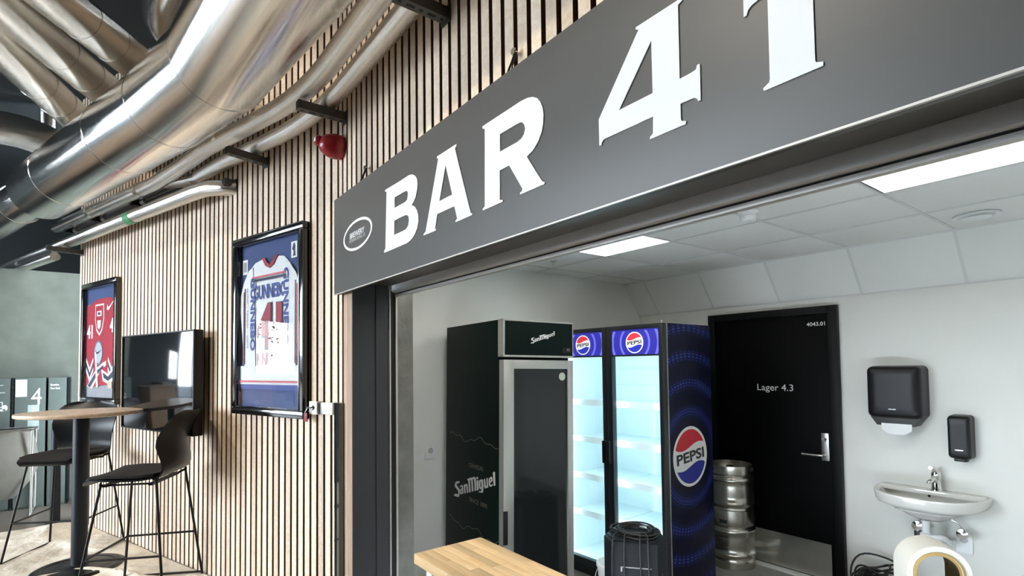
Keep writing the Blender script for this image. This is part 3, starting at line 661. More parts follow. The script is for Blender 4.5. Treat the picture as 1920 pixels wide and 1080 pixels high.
# ------------------------------------------------------------------ bar stools, table, floor sheet
def make_stool():
    t = thing('bar_stool', '', 'bar stool', group='black bar stools at the round table')
    # profile: (forward y, z, half width); the seat runs back and turns up into the backrest
    def shell(prof, thick, nu=14, bow=lambda k: 0.0):
        top = []; bot = []
        n = len(prof)
        for i, (y, z, hw) in enumerate(prof):
            y0, z0, _ = prof[max(i-1, 0)]; y1, z1, _ = prof[min(i+1, n-1)]
            tx, tz = y1-y0, z1-z0; l = math.hypot(tx, tz) or 1; ny, nz = tz/l, -tx/l
            rt = []; rb = []
            for k in range(nu+1):
                u = -1 + 2*k/nu; b = bow(i/(n-1))*u*u
                rt.append(Vector((hw*u, y - b*abs(ny), z - b*(1-abs(ny)))))
                rb.append(rt[-1] + Vector((0, ny*thick, nz*thick)))
            top.append(rt); bot.append(rb)
        m_ = MB(); nc = nu+1
        m_.grid(top); o = len(m_.v); m_.grid([r[::-1] for r in bot])
        def strip(a, b):
            m_.grid([a, b])
        strip(top[0], bot[0]); strip(top[-1], bot[-1]); strip([r[0] for r in top], [r[0] for r in bot]); strip([r[-1] for r in top], [r[-1] for r in bot])
        return m_
    seat = [(.235, .672, .150), (.225, .686, .180), (.19, .696, .200), (.10, .694, .215), (0, .690, .220), (-.08, .692, .212), (-.135, .700, .200)]
    back = [(-.135, .700, .200), (-.175, .718, .192), (-.200, .755, .186), (-.205, .80, .190), (-.198, .85, .202), (-.196, .89, .214), (-.205, .93, .220), (-.222, .97, .221), (-.243, 1.01, .216), (-.260, 1.04, .203), (-.272, 1.062, .180), (-.280, 1.076, .145), (-.286, 1.084, .095)]
    shell(seat, .010, bow=lambda k: -.012).build('seat_shell', BLACK, t)
    shell(back, .010, bow=lambda k: -.05*min(1, k*2)*(1-.5*k)).build('backrest', BLACK, t)
    pad = [(.225, .692, .150), (.20, .709, .185), (.10, .712, .203), (0, .709, .208), (-.08, .709, .200), (-.13, .712, .18)]
    shell(pad, .016, bow=lambda k: -.010).build('seat_pad', CUSHION, t)
    r = .0075
    for s in (-1, 1):
        fx, rx = s*.235, s*.235
        ft, rt = Vector((s*.17, .15, .675)), Vector((s*.19, -.15, .690))
        ff, rf = Vector((s*.265, .235, .008)), Vector((s*.265, -.225, .008))
        MB().tube(bez([ft + Vector((-s*.03, -.02, -.002)), ft, ft+(ff-ft)*.06, ff+(ft-ff)*.03, ff], 5), r, 10).build('leg', BLACKM, t)
        MB().tube(bez([rt + Vector((-s*.03, .03, -.012)), rt, rt+(rf-rt)*.06, rf+(rt-rf)*.03, rf], 5), r, 10).build('leg', BLACKM, t)
        MB().tube([ff, rf], r, 10).build('floor_runner', BLACKM, t)
        a = ff+(ft-ff)*.40; b = rf+(rt-rf)*.40
        MB().tube([a, b], r*.9, 10).build('footrest', BLACKM, t)
        MB().tube([ft+Vector((-s*.03, -.02, -.002)), rt+Vector((-s*.03, .03, -.012))], r*.8, 8).build('seat_rod', BLACKM, t)
        if s == 1:
            a2 = Vector((-a.x, a.y, a.z)); MB().tube([a, a2], r*.9, 10).build('footrest', BLACKM, t)
    for y in (.13, -.11): MB().box(-.17, .17, y-.012, y+.012, .668, .682).build('seat_bracket', BLACKM, t)
    return t
st = make_stool()
def aim(o, x, y, dx, dy): o.location = (x, y, HF+.012); o.rotation_euler = (0, 0, math.atan2(dy, dx) - PI/2)
st2 = copy_tree(st)
aim(st, -5.18, -.215, .86, -.50); st['label'] = 'black bar stool left of the table post, turned towards the left edge'
aim(st2, -3.95, .195, -.225, -.426); st2['label'] = 'black bar stool right of the table post, its back under the television'

tb = thing('bar_table', 'tall round oak bar table on a dark steel post', 'table', (-4.71, -.13, HF+.012))
MB().lathe([(0, 1.032), (.338, 1.032), (.348, 1.036), (.350, 1.045), (.350, 1.052), (.346, 1.058), (0, 1.060)], 64).build('table_top', TABLEWOOD, tb)
MB().lathe([(.12, 1.026), (.12, 1.031), (0, 1.032)], 32).build('mounting_plate', BLACKM, tb)
MB().lathe([(.046, .012), (.046, 1.03)], 32).build('post', TABLEPOST, tb)
MB().lathe([(0, 0), (.255, 0), (.258, .006), (.25, .011), (.235, .012), (.23, .016), (.20, .016), (.195, .012), (.17, .016), (.12, .018), (.06, .02), (.05, .028), (0, .028)], 56).build('base_plate', BLACKM, tb)
t = thing('steel_post', 'short dark steel post behind the left bar stool', 'post', (-6.26, -.345, HF))
MB().lathe([(.038, .004), (.034, .5), (.034, .88), (.02, .895), (0, .897)], 24).build('tube', TABLEPOST, t)
MB().lathe([(.07, 0), (.07, .006), (.04, .009)], 24).build('foot', BLACKM, t)
# dust sheet on the floor
def sheet():
    rows = []; nx, ny = 150, 110
    from mathutils import noise as NZ
    for j in range(ny+1):
        row = []
        for i in range(nx+1):
            u, v = i/nx, j/ny
            x = -6.18 + u*3.1
            wall = (K1 + DA*((x-K1.x)/DA.x)).y if x < K1.x else (K1 + DB*((x-K1.x)/DB.x)).y
            y0 = -1.7; y1 = wall - .012
            y = y0 + (y1-y0)*v
            x += .06*NZ.noise(Vector((y*2.1, 3.3, 0)))*(1-u)
            h = (.5+.5*NZ.noise(Vector((x*2.6+y*1.5, y*2.2, .5))))*.022 + abs(NZ.noise(Vector((x*5+y*2, y*4-x*3, 4.))))*.016
            rid = abs(NZ.noise(Vector((x*1.6-y*2.2, y*1.1+x*.6, 8.)))); h += .022*max(0, 1-rid/.22)**2
            row.append(Vector((x, y, HF + .003 + h*min(1, 8*(1-v)+.15))))
        rows.append(row)
    return MB().grid(rows)
so = sheet().build('dust_sheet', TARP, recalc=False); tag(so, 'wrinkled beige dust sheet covering the floor under the table', 'dust sheet')

# ------------------------------------------------------------------ sorting cabinets at the grey wall
def cabinet(label, y0, y1):
    t = thing('sorting_cabinet', label, 'cabinet', (-7.345, 0, HF), group='grey-green sorting cabinets on the far wall')
    MB().box(0, .225, y0, y1, 0, 1.285).build('body', CABG, t, bevel=.004)
    MB().box(.227, .243, y0+.004, y1-.004, .02, 1.282).build('door', CABG, t, bevel=.003)
    return t
MCab = frame_m(Vector((.2435, 0, -HF)), (0, 1, 0), Z)
c1 = cabinet('sorting cabinet at the left edge with white pictograms', -1.03, -.735)
c2 = cabinet('sorting cabinet with a large white 4 and a paper sheet', -.710, -.478)
c3 = cabinet('narrow sorting cabinet with two short text lines beside the slat wall', -.462, -.314)
for y, lb in ((-.7225, 'dark toothed strip between the left sorting cabinets'), (-.302, 'dark toothed strip beside the slat wall end')):
    t = thing('toothed_strip', lb, 'strip', (-7.345, y, HF))
    MB().box(0, .235, -.010, .010, .0, 1.283).build('core', DARK, t)
    teeth = MB()
    for k in range(60): teeth.prism([(.235, -.010), (.245, 0), (.235, .010)], .02+k*.021, .032+k*.021)
    teeth.build('teeth', BLACK, t)['kind'] = 'stuff'
text('number', '4', MCab, WHITE, c2, w=.078, h=.165, at=(-.548, 1.430), bold=.0, t=.006)
flat('paper_sheet', [rect(-.702, -.618, 1.428, 1.597)], MCab, PAPER, c2, t=.002)
flat('bottle_sleeve', [rect(-.610, -.525, 1.10, 1.345)], MCab, mat('clear_sleeve', (.40, .47, .46), .3), c2, t=.002)
flat('bottle_pictogram', [[(-.585, 1.21), (-.548, 1.21), (-.548, 1.27), (-.560, 1.30), (-.560, 1.325), (-.573, 1.325), (-.573, 1.30), (-.585, 1.27)]], MCab, WHITE, c2, t=.001, off=.002)
text('lettering', 'Bottles', MCab, WHITE, c3, w=.065, h=.020, at=(-.410, 1.540), bold=.01, t=.001)
text('lettering', 'Pant flask', MCab, WHITE, c3, w=.075, h=.020, at=(-.405, 1.505), bold=.01, t=.001)
text('lettering', 'Paper', MCab, WHITE, c1, w=.06, h=.018, at=(-.815, 1.545), bold=.01, t=.001)
text('lettering', 'Papp', MCab, WHITE, c1, w=.06, h=.018, at=(-.805, 1.475), bold=.01, t=.001)
flat('pictogram', [rect(-.86, -.790, 1.33, 1.385), rect(-.853, -.797, 1.337, 1.378), ell(-.775, 1.325, .02, .03, 16), rect(-.86, -.77, 1.295, 1.315)], MCab, WHITE, c1, t=.001)
# bag stand
t = thing('bag_stand', 'metal stand with a sagging grey fabric sack at the left edge', 'bag stand', (-6.7, -.54, HF))
W, Dp, TH = .62, .34, .80
for x, y in ((0, 0), (0, -W), (-Dp, 0), (-Dp, -W)): MB().tube([(x, y, 0.03), (x, y, TH)], .010, 10).build('leg', STEEL, t)
MB().tube([(0, .01, TH), (0, -W-.01, TH), (-Dp, -W-.01, TH), (-Dp, .01, TH)], .010, 10, closed=True).build('top_rail', STEEL, t)
for y in (0, -W):
    MB().tube([(.12, y, .025), (-Dp-.01, y, .025)], .010, 10).build('foot_bar', STEEL, t)
rows = []
for k in range(15):
    u = k/14; z = TH - .012 - u*.62
    bul = 1 + .14*math.sin(u*PI*.9) - .62*max(0, u-.55)**1.4*2.2
    row = []
    for a in range(28):
        an = 2*PI*a/28; ca, sa = math.cos(an), math.sin(an)
        sx = math.copysign(abs(ca)**.55, ca); sy = math.copysign(abs(sa)**.55, sa)
        wv = 1 + .03*math.sin(7*an+u*5)
        row.append(Vector((-Dp/2 + sx*(Dp/2-.015)*bul*wv, -W/2 + sy*(W/2-.015)*bul*wv, z)))
    rows.append(row)
rows.append([Vector((-Dp/2, -W/2, TH-.66))]*28)
MB().grid(rows, close_u=True).build('sack', BAGM, t)

# ------------------------------------------------------------------ worktop in the opening
ct = thing('worktop_table', 'light beech butcher-block worktop in the serving opening', 'table', (-1.915, .965, 0))
TW, TD, TZ, TT = 1.75, .312, .95, .038
random.seed(3)
nrow = 8; rw = TD/nrow
for j in range(nrow):
    x = 0; first = True
    while x < TW - 1e-4:
        ln = random.uniform(.16, .42)
        if first: ln = random.uniform(.08, .40); first = False
        if TW - x - ln < .08: ln = TW - x
        MB().box(x+.0003, x+ln-.0003, j*rw+.0003, (j+1)*rw-.0003, TZ-TT, TZ).build('stave', BEECH, ct, bevel=.0006)
        x += ln
for x in (.07, TW-.07):
    for y in (.05, TD-.05): MB().box(x-.022, x+.022, y-.022, y+.022, 0, TZ-TT).build('leg', WHITE, ct, bevel=.002)
MB().box(.05, TW-.05, .06, .075, TZ-TT-.07, TZ-TT).build('apron', BEECH, ct)

# ------------------------------------------------------------------ dark green single-door fridge
sm = thing('drinks_fridge', 'tall dark green single-door fridge with silver door frame', 'fridge', (-2.615, 1.895, 0))
FW, FD, FH = .545, .80, 1.965     # local x: depth towards back is -x ; y: along the front to the right
sm.rotation_euler = (R(-1.0), R(-.2), R(-5))
MB().box(-FD, -.06, 0, FW, .06, FH).build('cabinet', GREENFRIDGE, sm, bevel=.004)
MB().box(-FD+.03, -.07, .02, FW-.02, 0, .06).build('plinth', BLACK, sm)
HZ = 1.745
MB().box(-.06, -.004, .004, FW-.002, HZ, FH-.008).build('header_panel', GREENFRIDGE, sm, bevel=.003)
hd = MB().box(-.062, .0, 0, .012, HZ-.006, FH).box(-.062, .0, FW-.006, FW, HZ-.006, FH).box(-.062, 0, 0, FW, FH-.008, FH+.002).box(-.062, 0, 0, FW, HZ-.012, HZ)
hd.build('header_trim', SILVER, sm)
dz0, dz1 = .14, HZ-.03
dr = MB().box(-.055, 0, .004, FW-.002, dz0, dz1)
dm = MB()
bw = .075
dm.box(-.055, 0, .004, .004+bw, dz0, dz1).box(-.055, 0, FW-.002-.045, FW-.002, dz0, dz1).box(-.055, 0, .004+bw, FW-.047, dz1-.055, dz1).box(-.055, 0, .004+bw, FW-.047, dz0, dz0+.09)
do = dm.build('door', SILVER, sm, bevel=.002)
MB().box(-.030, -.012, .004+bw, FW-.047, dz0+.09, dz1-.055).build('door_glass', mat('smoked_glass', (.010, .012, .012), .07, spec=.4), do)
MB().box(-.002, .010, .002, .030, .60, .80).build('handle', BLACK, do, bevel=.003)
MB().tube([(-.02, FW-.075, dz0+.12), (-.02, FW-.075, dz1-.08)], .004, 8).build('heating_rod', STEEL, do)
MB().lathe([(.026, 0), (.026, .001), (0, .001)], 28, frame_m((-.0115, FW-.085, dz1-.105), (0, 1, 0), Z)).build('round_sticker', mat('sticker', (.50, .55, .48), .6), do)
MFd = frame_m((-.0125+.014, 0, 0), (0, 1, 0), Z); MFh = frame_m((-.004, 0, 0), (0, 1, 0), Z)
MFs = frame_m((0, 0, 0), (1, 0, 0), Z)
MB().box(-.004, -.002, .455, .525, HZ+.02, HZ+.055).build('display', BLACK, sm)
text('display_marks', '= =', frame_m((-.002, 0, 0), (0, 1, 0), Z), LETTERGREY, sm, w=.02, h=.012, at=(.505, HZ+.04))
SMLET = {'S': [[(-.5522, .8909), (-.5536, .8823), (-.558, .8747), (-.586, .8699), (-.6012, .8604), (-.5972, .8509), (-.5553, .8348), (-.5476, .8194), (-.5511, .7919), (-.5659, .7705), (-.6426, .7656), (-.6442, .7721), (-.6157, .7879), (-.5774, .7885), (-.57, .8017), (-.5778, .8172), (-.624, .8342), (-.6319, .8481), (-.6206, .8707), (-.6053, .8801)]], 'a': [[(-.5443, .8553), (-.5295, .8663), (-.5074, .8703), (-.4963, .8622), (-.4885, .8123), (-.503, .8078), (-.5082, .8085), (-.5177, .801), (-.5325, .7982), (-.5423, .807), (-.5417, .8272), (-.5292, .8396), (-.513, .8459), (-.5161, .8587), (-.5294, .8563), (-.5405, .8459)], [(-.5129, .8359), (-.5232, .8307), (-.5245, .8137), (-.5171, .8101), (-.5098, .8165)]], 'n': [[(-.4841, .8777), (-.4674, .8823), (-.4624, .8799), (-.446, .89), (-.4282, .8915), (-.421, .8823), (-.4121, .8334), (-.4333, .8271), (-.4422, .872), (-.448, .8759), (-.458, .8691), (-.4525, .8225), (-.474, .8161), (-.4818, .8649)]], 'M': [[(-.4321, .9246), (-.4005, .938), (-.3727, .9475), (-.3556, .9487), (-.3284, .9605), (-.3049, .9602), (-.2968, .9505), (-.2913, .9181), (-.2942, .8685), (-.3155, .8629), (-.3179, .9071), (-.3249, .941), (-.3351, .9441), (-.3452, .9375), (-.3381, .8971), (-.333, .858), (-.3582, .8511), (-.362, .8928), (-.3691, .9271), (-.3761, .9307), (-.3864, .9257), (-.3791, .8833), (-.3753, .8437), (-.3996, .8374), (-.4034, .8789), (-.4129, .918)]], 'i': [[(-.2848, .9414), (-.2618, .9484), (-.2548, .8806), (-.2843, .8735)], [(-.2916, .9577), (-.2771, .9696), (-.2619, .961), (-.277, .9506)]], 'g': [[(-.252, .9438), (-.2326, .9565), (-.1975, .964), (-.1878, .9177), (-.1907, .8863), (-.197, .8728), (-.2515, .8655), (-.258, .8706), (-.2193, .8794), (-.2143, .8974), (-.229, .8916), (-.2452, .8949), (-.2531, .9123)], [(-.2293, .943), (-.2184, .948), (-.2144, .9129), (-.2227, .9037), (-.2304, .9101)]], 'u': [[(-.183, .9679), (-.1642, .9735), (-.1565, .9295), (-.1491, .9277), (-.143, .9334), (-.1457, .9803), (-.1291, .9855), (-.1208, .9222), (-.138, .9175), (-.1503, .9122), (-.1658, .9088), (-.1739, .9141), (-.1803, .9375)]], 'e': [[(-.1138, .9795), (-.0987, .9941), (-.0777, 1.0021), (-.0658, .9966), (-.0628, .9761), (-.0956, .9584), (-.0925, .9469), (-.0805, .946), (-.0657, .9561), (-.0627, .9462), (-.0775, .9361), (-.0985, .9323), (-.1106, .9407), (-.1149, .9611)], [(-.0968, .9763), (-.0867, .9886), (-.0807, .9851), (-.0806, .9761), (-.0956, .969)]], 'l': [[(-.0589, 1.0351), (-.0325, 1.0422), (-.0258, .9528), (-.0479, .9464)]]}
for k, v in SMLET.items():
    flat('letter', [[(x*.93-.065, (z-.904)*.93+.895) for x, z in p] for p in v], MFs, LETTERGREY, sm, t=.001)
    flat('letter', [[((x+.335)*.307+.300, (z-.904)*.307+HZ+.118) for x, z in p] for p in v], MFh, LETTERLT, sm, t=.001)
text('lettering', 'CERVEZAS', MFs, LETTERDIM, sm, w=.20, h=.028, at=(-.344, 1.016))
text('lettering', 'SINCE 1890', MFs, LETTERDIM, sm, w=.24, h=.028, at=(-.312, .790))
for z, ph in ((1.19, .2), (.60, 1.3)):
    pts = [(-.74+.70*k/24, z + .018*math.sin(k*.5+ph) + .01*math.sin(k*1.3+ph)) for k in range(25)]
    flat('wave_line', [pts + [(x, y-.003) for x, y in pts[::-1]]], MFs, LETTERDIM, sm, t=.0006)

# ------------------------------------------------------------------ double-door display fridge
pf = thing('display_fridge', 'black double-door display fridge with lit shelves and blue side', 'fridge', (-2.29, 3.055, 0), R(2.0))
PW, PD, PH = 1.02, .60, 1.962        # local x: -PW..0, y: 0..PD (back)
def ring_mat():
    m = bpy.data.materials.new('blue_ring_print'); m.use_nodes = True; nt = m.node_tree; b = nt.nodes['Principled BSDF']; b.inputs['Roughness'].default_value = .4; b.inputs['Specular IOR Level'].default_value = .2
    tc = nt.nodes.new('ShaderNodeTexCoord'); sp = nt.nodes.new('ShaderNodeSeparateXYZ'); nt.links.new(tc.outputs['Object'], sp.inputs[0])
    def M_(op, a, b2=None, v=None):
        n = nt.nodes.new('ShaderNodeMath'); n.operation = op
        for i, q in ((0, a), (1, b2)):
            if q is None: continue
            if isinstance(q, (int, float)): n.inputs[i].default_value = q
            else: nt.links.new(q, n.inputs[i])
        return n.outputs[0]
    dy = M_('SUBTRACT', sp.outputs['Y'], .30); dz = M_('SUBTRACT', sp.outputs['Z'], 1.01)
    rr = M_('SQRT', M_('ADD', M_('MULTIPLY', dy, dy), M_('MULTIPLY', dz, dz)))
    ang = M_('ARCTAN2', dz, dy)
    # groups of rings at .36, .56, .78
    dots = M_('GREATER_THAN', M_('SINE', M_('MULTIPLY', ang, 90)), .0)
    fine = M_('GREATER_THAN', M_('SINE', M_('MULTIPLY', rr, 300)), .1)
    grp = M_('POWER', M_('ABSOLUTE', M_('COSINE', M_('MULTIPLY', M_('SUBTRACT', rr, .325), PI/.20*.5*2))), 9)
    lim = M_('GREATER_THAN', rr, .24)
    v = M_('MULTIPLY', M_('MULTIPLY', M_('MULTIPLY', dots, fine), grp), lim)
    mx = nt.nodes.new('ShaderNodeMix'); mx.data_type = 'RGBA'
    mx.inputs['A'].default_value = (.002, .003, .016, 1); mx.inputs['B'].default_value = (.03, .05, .32, 1)
    gl = M_('ADD', M_('MULTIPLY', v, .9), M_('MULTIPLY', M_('MULTIPLY', grp, lim), .12))
    nt.links.new(gl, mx.inputs['Factor']); nt.links.new(mx.outputs['Result'], b.inputs['Base Color'])
    return m
RING = ring_mat()
MB().box(-.022, 0, .05, PD, .10, PH).build('side_panel', RING, pf, bevel=.002)
MB().box(-PW, -PW+.022, .05, PD, .10, PH).build('side_panel', FRIDGEBLACK, pf)
MB().box(-PW+.022, -.022, .05, PD, PH-.03, PH).build('top_panel', FRIDGEBLACK, pf)
MB().box(-PW+.022, -.022, PD-.02, PD, .10, PH-.03).build('back_panel', FRIDGEWHITE, pf)
MB().box(-PW, 0, .06, PD, .0, .10).build('plinth', FRIDGEBLACK, pf)
MB().box(-PW+.022, -.022, .05, PD-.02, .10, .13).build('inner_floor', FRIDGEWHITE, pf)
MB().box(-PW+.022, -.022, .06, PD-.02, 1.745, 1.77).build('inner_roof', FRIDGEWHITE, pf)
MB().box(-PW+.022, -PW+.028, .06, PD-.02, .13, 1.745).box(-.028, -.022, .06, PD-.02, .13, 1.745).build('inner_lining', FRIDGEWHITE, pf)
MB().box(-.90, -.08, PD-.032, PD-.020, 1.50, 1.64).build('fan_cover', FRIDGEWHITE, pf, bevel=.006)
for z in (.46, .76, 1.06, 1.36):
    s_ = MB().box(-PW+.03, -PW/2-.012, .105, PD-.04, z, z+.012).build('shelf', FRIDGEWHITE, pf)
    MB().box(-PW+.03, -PW/2-.012, .098, .105, z-.014, z+.034).build('price_rail', WHITE, s_)
    s_ = MB().box(-PW/2+.012, -.03, .105, PD-.04, z, z+.012).build('shelf', FRIDGEWHITE, pf)
    MB().box(-PW/2+.012, -.03, .098, .105, z-.014, z+.034).build('price_rail', WHITE, s_)
for x in (-PW+.034, -PW/2-.014, -PW/2+.004, -.044): MB().box(x, x+.010, .048, .058, .14, 1.735).build('light_strip', LED, pf)
BLUEHEAD = mat('header_blue', (.015, .015, .20), .5, emit=((.05, .05, .55), .55))
BLUEGLOW = mat('header_blue_light', (.10, .10, .55), .5, emit=((.16, .16, .95), .9))
def pepsi(M, r, parent, wm, rm, bm_, km, off=0.0, sq=1.0):
    flat('logo_disc', [ell(0, 0, r*sq, r, 48)], M, wm, parent, t=.001, off=off)
    q = .90*r
    def wave(y0, amp, x): return y0 + amp*math.sin(x/q*PI*.85)
    def cap(sign, y0, amp):
        pts = []
        # intersection angles found by scanning
        a0 = None
        arc = [(q*math.cos(a), q*math.sin(a)) for a in [2*PI*k/240 for k in range(240)]]
        ins = [(x, y) for x, y in arc if (y - wave(y0, amp, x))*sign > 0]
        # rotate so that arc is contiguous
        if sign > 0: ins.sort(key=lambda p: math.atan2(p[1], p[0]) if math.atan2(p[1], p[0]) > -PI/2 else math.atan2(p[1], p[0])+2*PI)
        else: ins.sort(key=lambda p: math.atan2(p[1], p[0]) if math.atan2(p[1], p[0]) < PI/2 else math.atan2(p[1], p[0])-2*PI)
        xa, xb = ins[-1][0], ins[0][0]
        ed = [(xa+(xb-xa)*k/20, wave(y0, amp, xa+(xb-xa)*k/20)) for k in range(1, 20)]
        return [(x*sq, y) for x, y in ins + ed]
    flat('logo_upper', [cap(1, .33*r, .13*r)], M, rm, parent, t=.001, off=off+.001)
    flat('logo_lower', [cap(-1, -.33*r, .13*r)], M, bm_, parent, t=.001, off=off+.001)
    text('logo_lettering', 'PEPSI', M, km, parent, w=1.62*r*sq, h=.36*r, bold=.03, rot=R(5), off=off+.001)
KBLACK = mat('letter_black', (.01, .01, .012), .5)
LW = mat('logo_lit_white', (.9, .9, .9), .5, emit=((1, 1, 1), .55))
LR = mat('logo_lit_red', (.6, .03, .05), .5, emit=((.75, .05, .07), .55))
LBl = mat('logo_lit_blue', (.02, .03, .4), .5, emit=((.03, .04, .55), .55))
for k, (x0, x1) in enumerate(((-PW+.004, -PW/2-.003), (-PW/2+.003, -.004))):
    dd = MB()
    L_, R_ = (.038, .040)
    gx0, gx1 = x0+.055, x1-.035 if k == 1 else x1-.042
    if k == 1: gx0 = x0+.048
    dd.box(x0, gx0, 0, .045, .10, PH).box(gx1, x1, 0, .045, .10, PH).box(gx0, gx1, 0, .045, 1.93, PH).box(gx0, gx1, 0, .045, .10, .15).box(gx0, gx1, .004, .045, 1.735, 1.747)
    d_ = dd.build('door', FRIDGEBLACK, pf, bevel=.002)
    MB().box(gx0, gx1, .012, .018, .15, 1.735).build('door_glass', GLASS, d_)
    MB().box(gx0, gx1, .008, .040, 1.747, 1.93).build('header_light', BLUEHEAD, d_)
    Mh = frame_m(((gx0+gx1)/2, .008, 1.834), (1, 0, 0), Z)
    hw = (gx1-gx0)/2
    for ri, wd in ((.128, .016), (.205, .020)):
        # ring clipped to the header panel
        n = 60; o_ = []
        for sgn in (-1, 1):
            outer = []; inner = []
            lim = .089
            for q in range(n+1):
                a = -PI/2 + PI*q/n
                for rr, L2 in ((ri+wd/2, outer), (ri-wd/2, inner)):
                    x, y = rr*math.cos(a)*sgn, rr*math.sin(a)
                    if abs(y) <= lim and abs(x) <= hw-.002: L2.append((x, y))
            if len(outer) > 2 and len(inner) > 2:
                flat('glow_ring', [outer + inner[::-1]], Mh, BLUEGLOW, d_, t=.0008, off=.0004)
    pepsi(Mh, .078, d_, LW, LR, LBl, KBLACK, off=.0015)
    hx = x1-.018 if k == 0 else x0+.018
    MB().box(hx-.014, hx+.014, -.032, .0, .93, 1.10).build('handle', BLACK, d_, bevel=.006)
    MB().lathe([(.008, 0), (.008, .02), (0, .024)], 12, Matrix.Translation(((x1-.03) if k else (x0+.03), .03, PH))).build('hinge_pin', STEEL, d_)
MSd = frame_m((0, 0, 0), (0, 1, 0), Z) @ Matrix.Translation((.30, 1.01, 0))
pepsi(MSd, .215, pf, PWHITE, PRED, PBLUE, KBLACK, off=.0005)
MB().box(-.012, .0015, .044, .050, .10, PH).build('edge_trim', SILVER, pf)
MB().tube(bez([(-.1, PD+.012, .1), (-.03, PD+.02, .6), (-.02, PD+.012, 1.2), (-.03, PD+.02, 1.6)], 6), .006, 8).build('mains_cable', CABLE, pf)

# ------------------------------------------------------------------ back wall: door
dr = struct('door_1', MB().box(-2.712, -1.772, 4.395, 4.415, .01, 2.045), mat('door_black', (.0012, .0012, .0015), .5, spec=.08), bevel=.002)
MB().box(-2.780, -2.715, 4.37, 4.419, 0, 2.108).box(-1.769, -1.704, 4.37, 4.419, 0, 2.108).box(-2.715, -1.769, 4.37, 4.419, 2.048, 2.108).build('door_frame', mat('door_frame_black', (.0015, .0018, .0024), .45, spec=.2), dr, bevel=.003)
MD = frame_m(Vector((0, 4.395, 0)), (1, 0, 0), Z)
text('lettering', 'Lager 4.3', MD, LETTERLT, dr, w=.296, h=.070, at=(-2.196, 1.462))
text('lettering', '4043.01', MD, LETTERLT, dr, w=.135, h=.030, at=(-1.862, 1.972), bold=.01)
MB().box(-2.690, -1.800, 4.391, 4.395, .02, .287).build('kick_plate', STEEL, dr)
MB().box(-1.846, -1.792, 4.386, 4.395, .920, 1.130).build('lock_plate', STEEL, dr, bevel=.003)
MB().lathe([(.017, 0), (.017, .012), (0, .013)], 20, frame_m((-1.820, 4.386, 1.082), (1, 0, 0), Z)).build('lock_cylinder', CHROME, dr)
MB().tube(bez([(-1.822, 4.386, .963), (-1.822, 4.345, .963), (-1.84, 4.335, .963), (-1.97, 4.335, .961)], 6), .0095, 12).build('handle', STEEL, dr)
MB().box(-2.72, -1.76, 4.33, 4.40, 0, .012).build('threshold', GRIDM, dr)

# ------------------------------------------------------------------ dispensers, sink
def rbox(x0, x1, z0, z1, depth, r, M, taper=.0, n=6):
    out = []
    for cx, cz, a0 in ((x1-r, z1-r, 0), (x0+r, z1-r, PI/2), (x0+r, z0+r, PI), (x1-r, z0+r, 1.5*PI)):
        for k in range(n+1):
            a = a0 + PI/2*k/n; out.append((cx+r*math.cos(a), cz+r*math.sin(a)))
    cx, cz = (x0+x1)/2, (z0+z1)/2
    rows = []
    for d, s in ((0, 1), (depth*.70, 1-taper*.4), (depth*.86, 1-taper), (depth*.96, .955-taper), (depth, .88-taper), (depth*1.003, .6), (depth*1.004, .3)):
        rows.append([M @ Vector((cx+(x-cx)*s, cz+(z-cz)*s, d)) for x, z in out])
    m_ = MB().grid(rows, close_u=True); L = len(out)
    m_.f.append(tuple(range(L))[::-1]); m_.f.append(tuple(range(6*L, 7*L)))
    return m_
MW = frame_m(Vector((0, 4.42, 0)), (1, 0, 0), Z)
t = thing('towel_dispenser', 'large black paper towel dispenser on the white wall beside the door', 'dispenser')
rbox(-1.485, -1.165, 1.285, 1.645, .17, .035, MW, .03).build('cover', BLACK, t)
MB().prism([(-1.475, 1.295), (-1.175, 1.295), (-1.215, 1.235), (-1.435, 1.235)], .005, .135, MW).build('chute', mat('grey_plastic', (.03, .03, .028), .5), t, bevel=.006)
MB().prism([(-1.405, 1.250), (-1.230, 1.250), (-1.230, 1.205), (-1.275, 1.178), (-1.36, 1.178), (-1.405, 1.208)], .136, .140, MW).build('paper_towel', PAPER, t)
MB().box(-1.352, -1.308, 1.345, 1.352, .168, .171, MW).build('brand_plate', CHROME, t)
t = thing('soap_dispenser', 'narrow black soap dispenser on the wall above the sink', 'dispenser')
rbox(-1.055, -.935, 1.045, 1.325, .105, .022, MW, .04).build('cover', BLACK, t)
MB().box(-1.028, -.962, 1.030, 1.050, .02, .085, MW).build('push_bar', BLACK, t, bevel=.006)
MB().box(-1.015, -.975, 1.102, 1.108, .104, .1065, MW).build('brand_plate', CHROME, t)
sk = thing('wash_basin', 'small white porcelain wash basin on the wall beneath the soap dispenser', 'sink', (-1.165, 4.418, .80))
def dring(a, b, z, yo=0, n=40):
    pts = []
    for k in range(n+1):
        th = PI*k/n
        x = a*math.copysign(abs(math.cos(th))**.72, math.cos(th)); y = -b*math.sin(th)**.80 if math.sin(th) > 0 else 0
        pts.append(Vector((x, y+yo, z)))
    return pts
rows = [dring(.08, .12, -.165, -.04), dring(.13, .19, -.14, -.02), dring(.21, .285, -.092), dring(.270, .350, -.066), dring(.288, .376, -.055), dring(.295, .386, -.040), dring(.303, .393, .005), dring(.299, .388, .014), dring(.286, .372, .014),
        dring(.268, .348, .004, -.004), dring(.245, .290, -.045, -.045), dring(.19, .235, -.095, -.065), dring(.08, .12, -.115, -.10), dring(.02, .02, -.118, -.15)]
mb = MB().grid(rows, close_u=True); mb.f.append(tuple(range(41))[::-1])
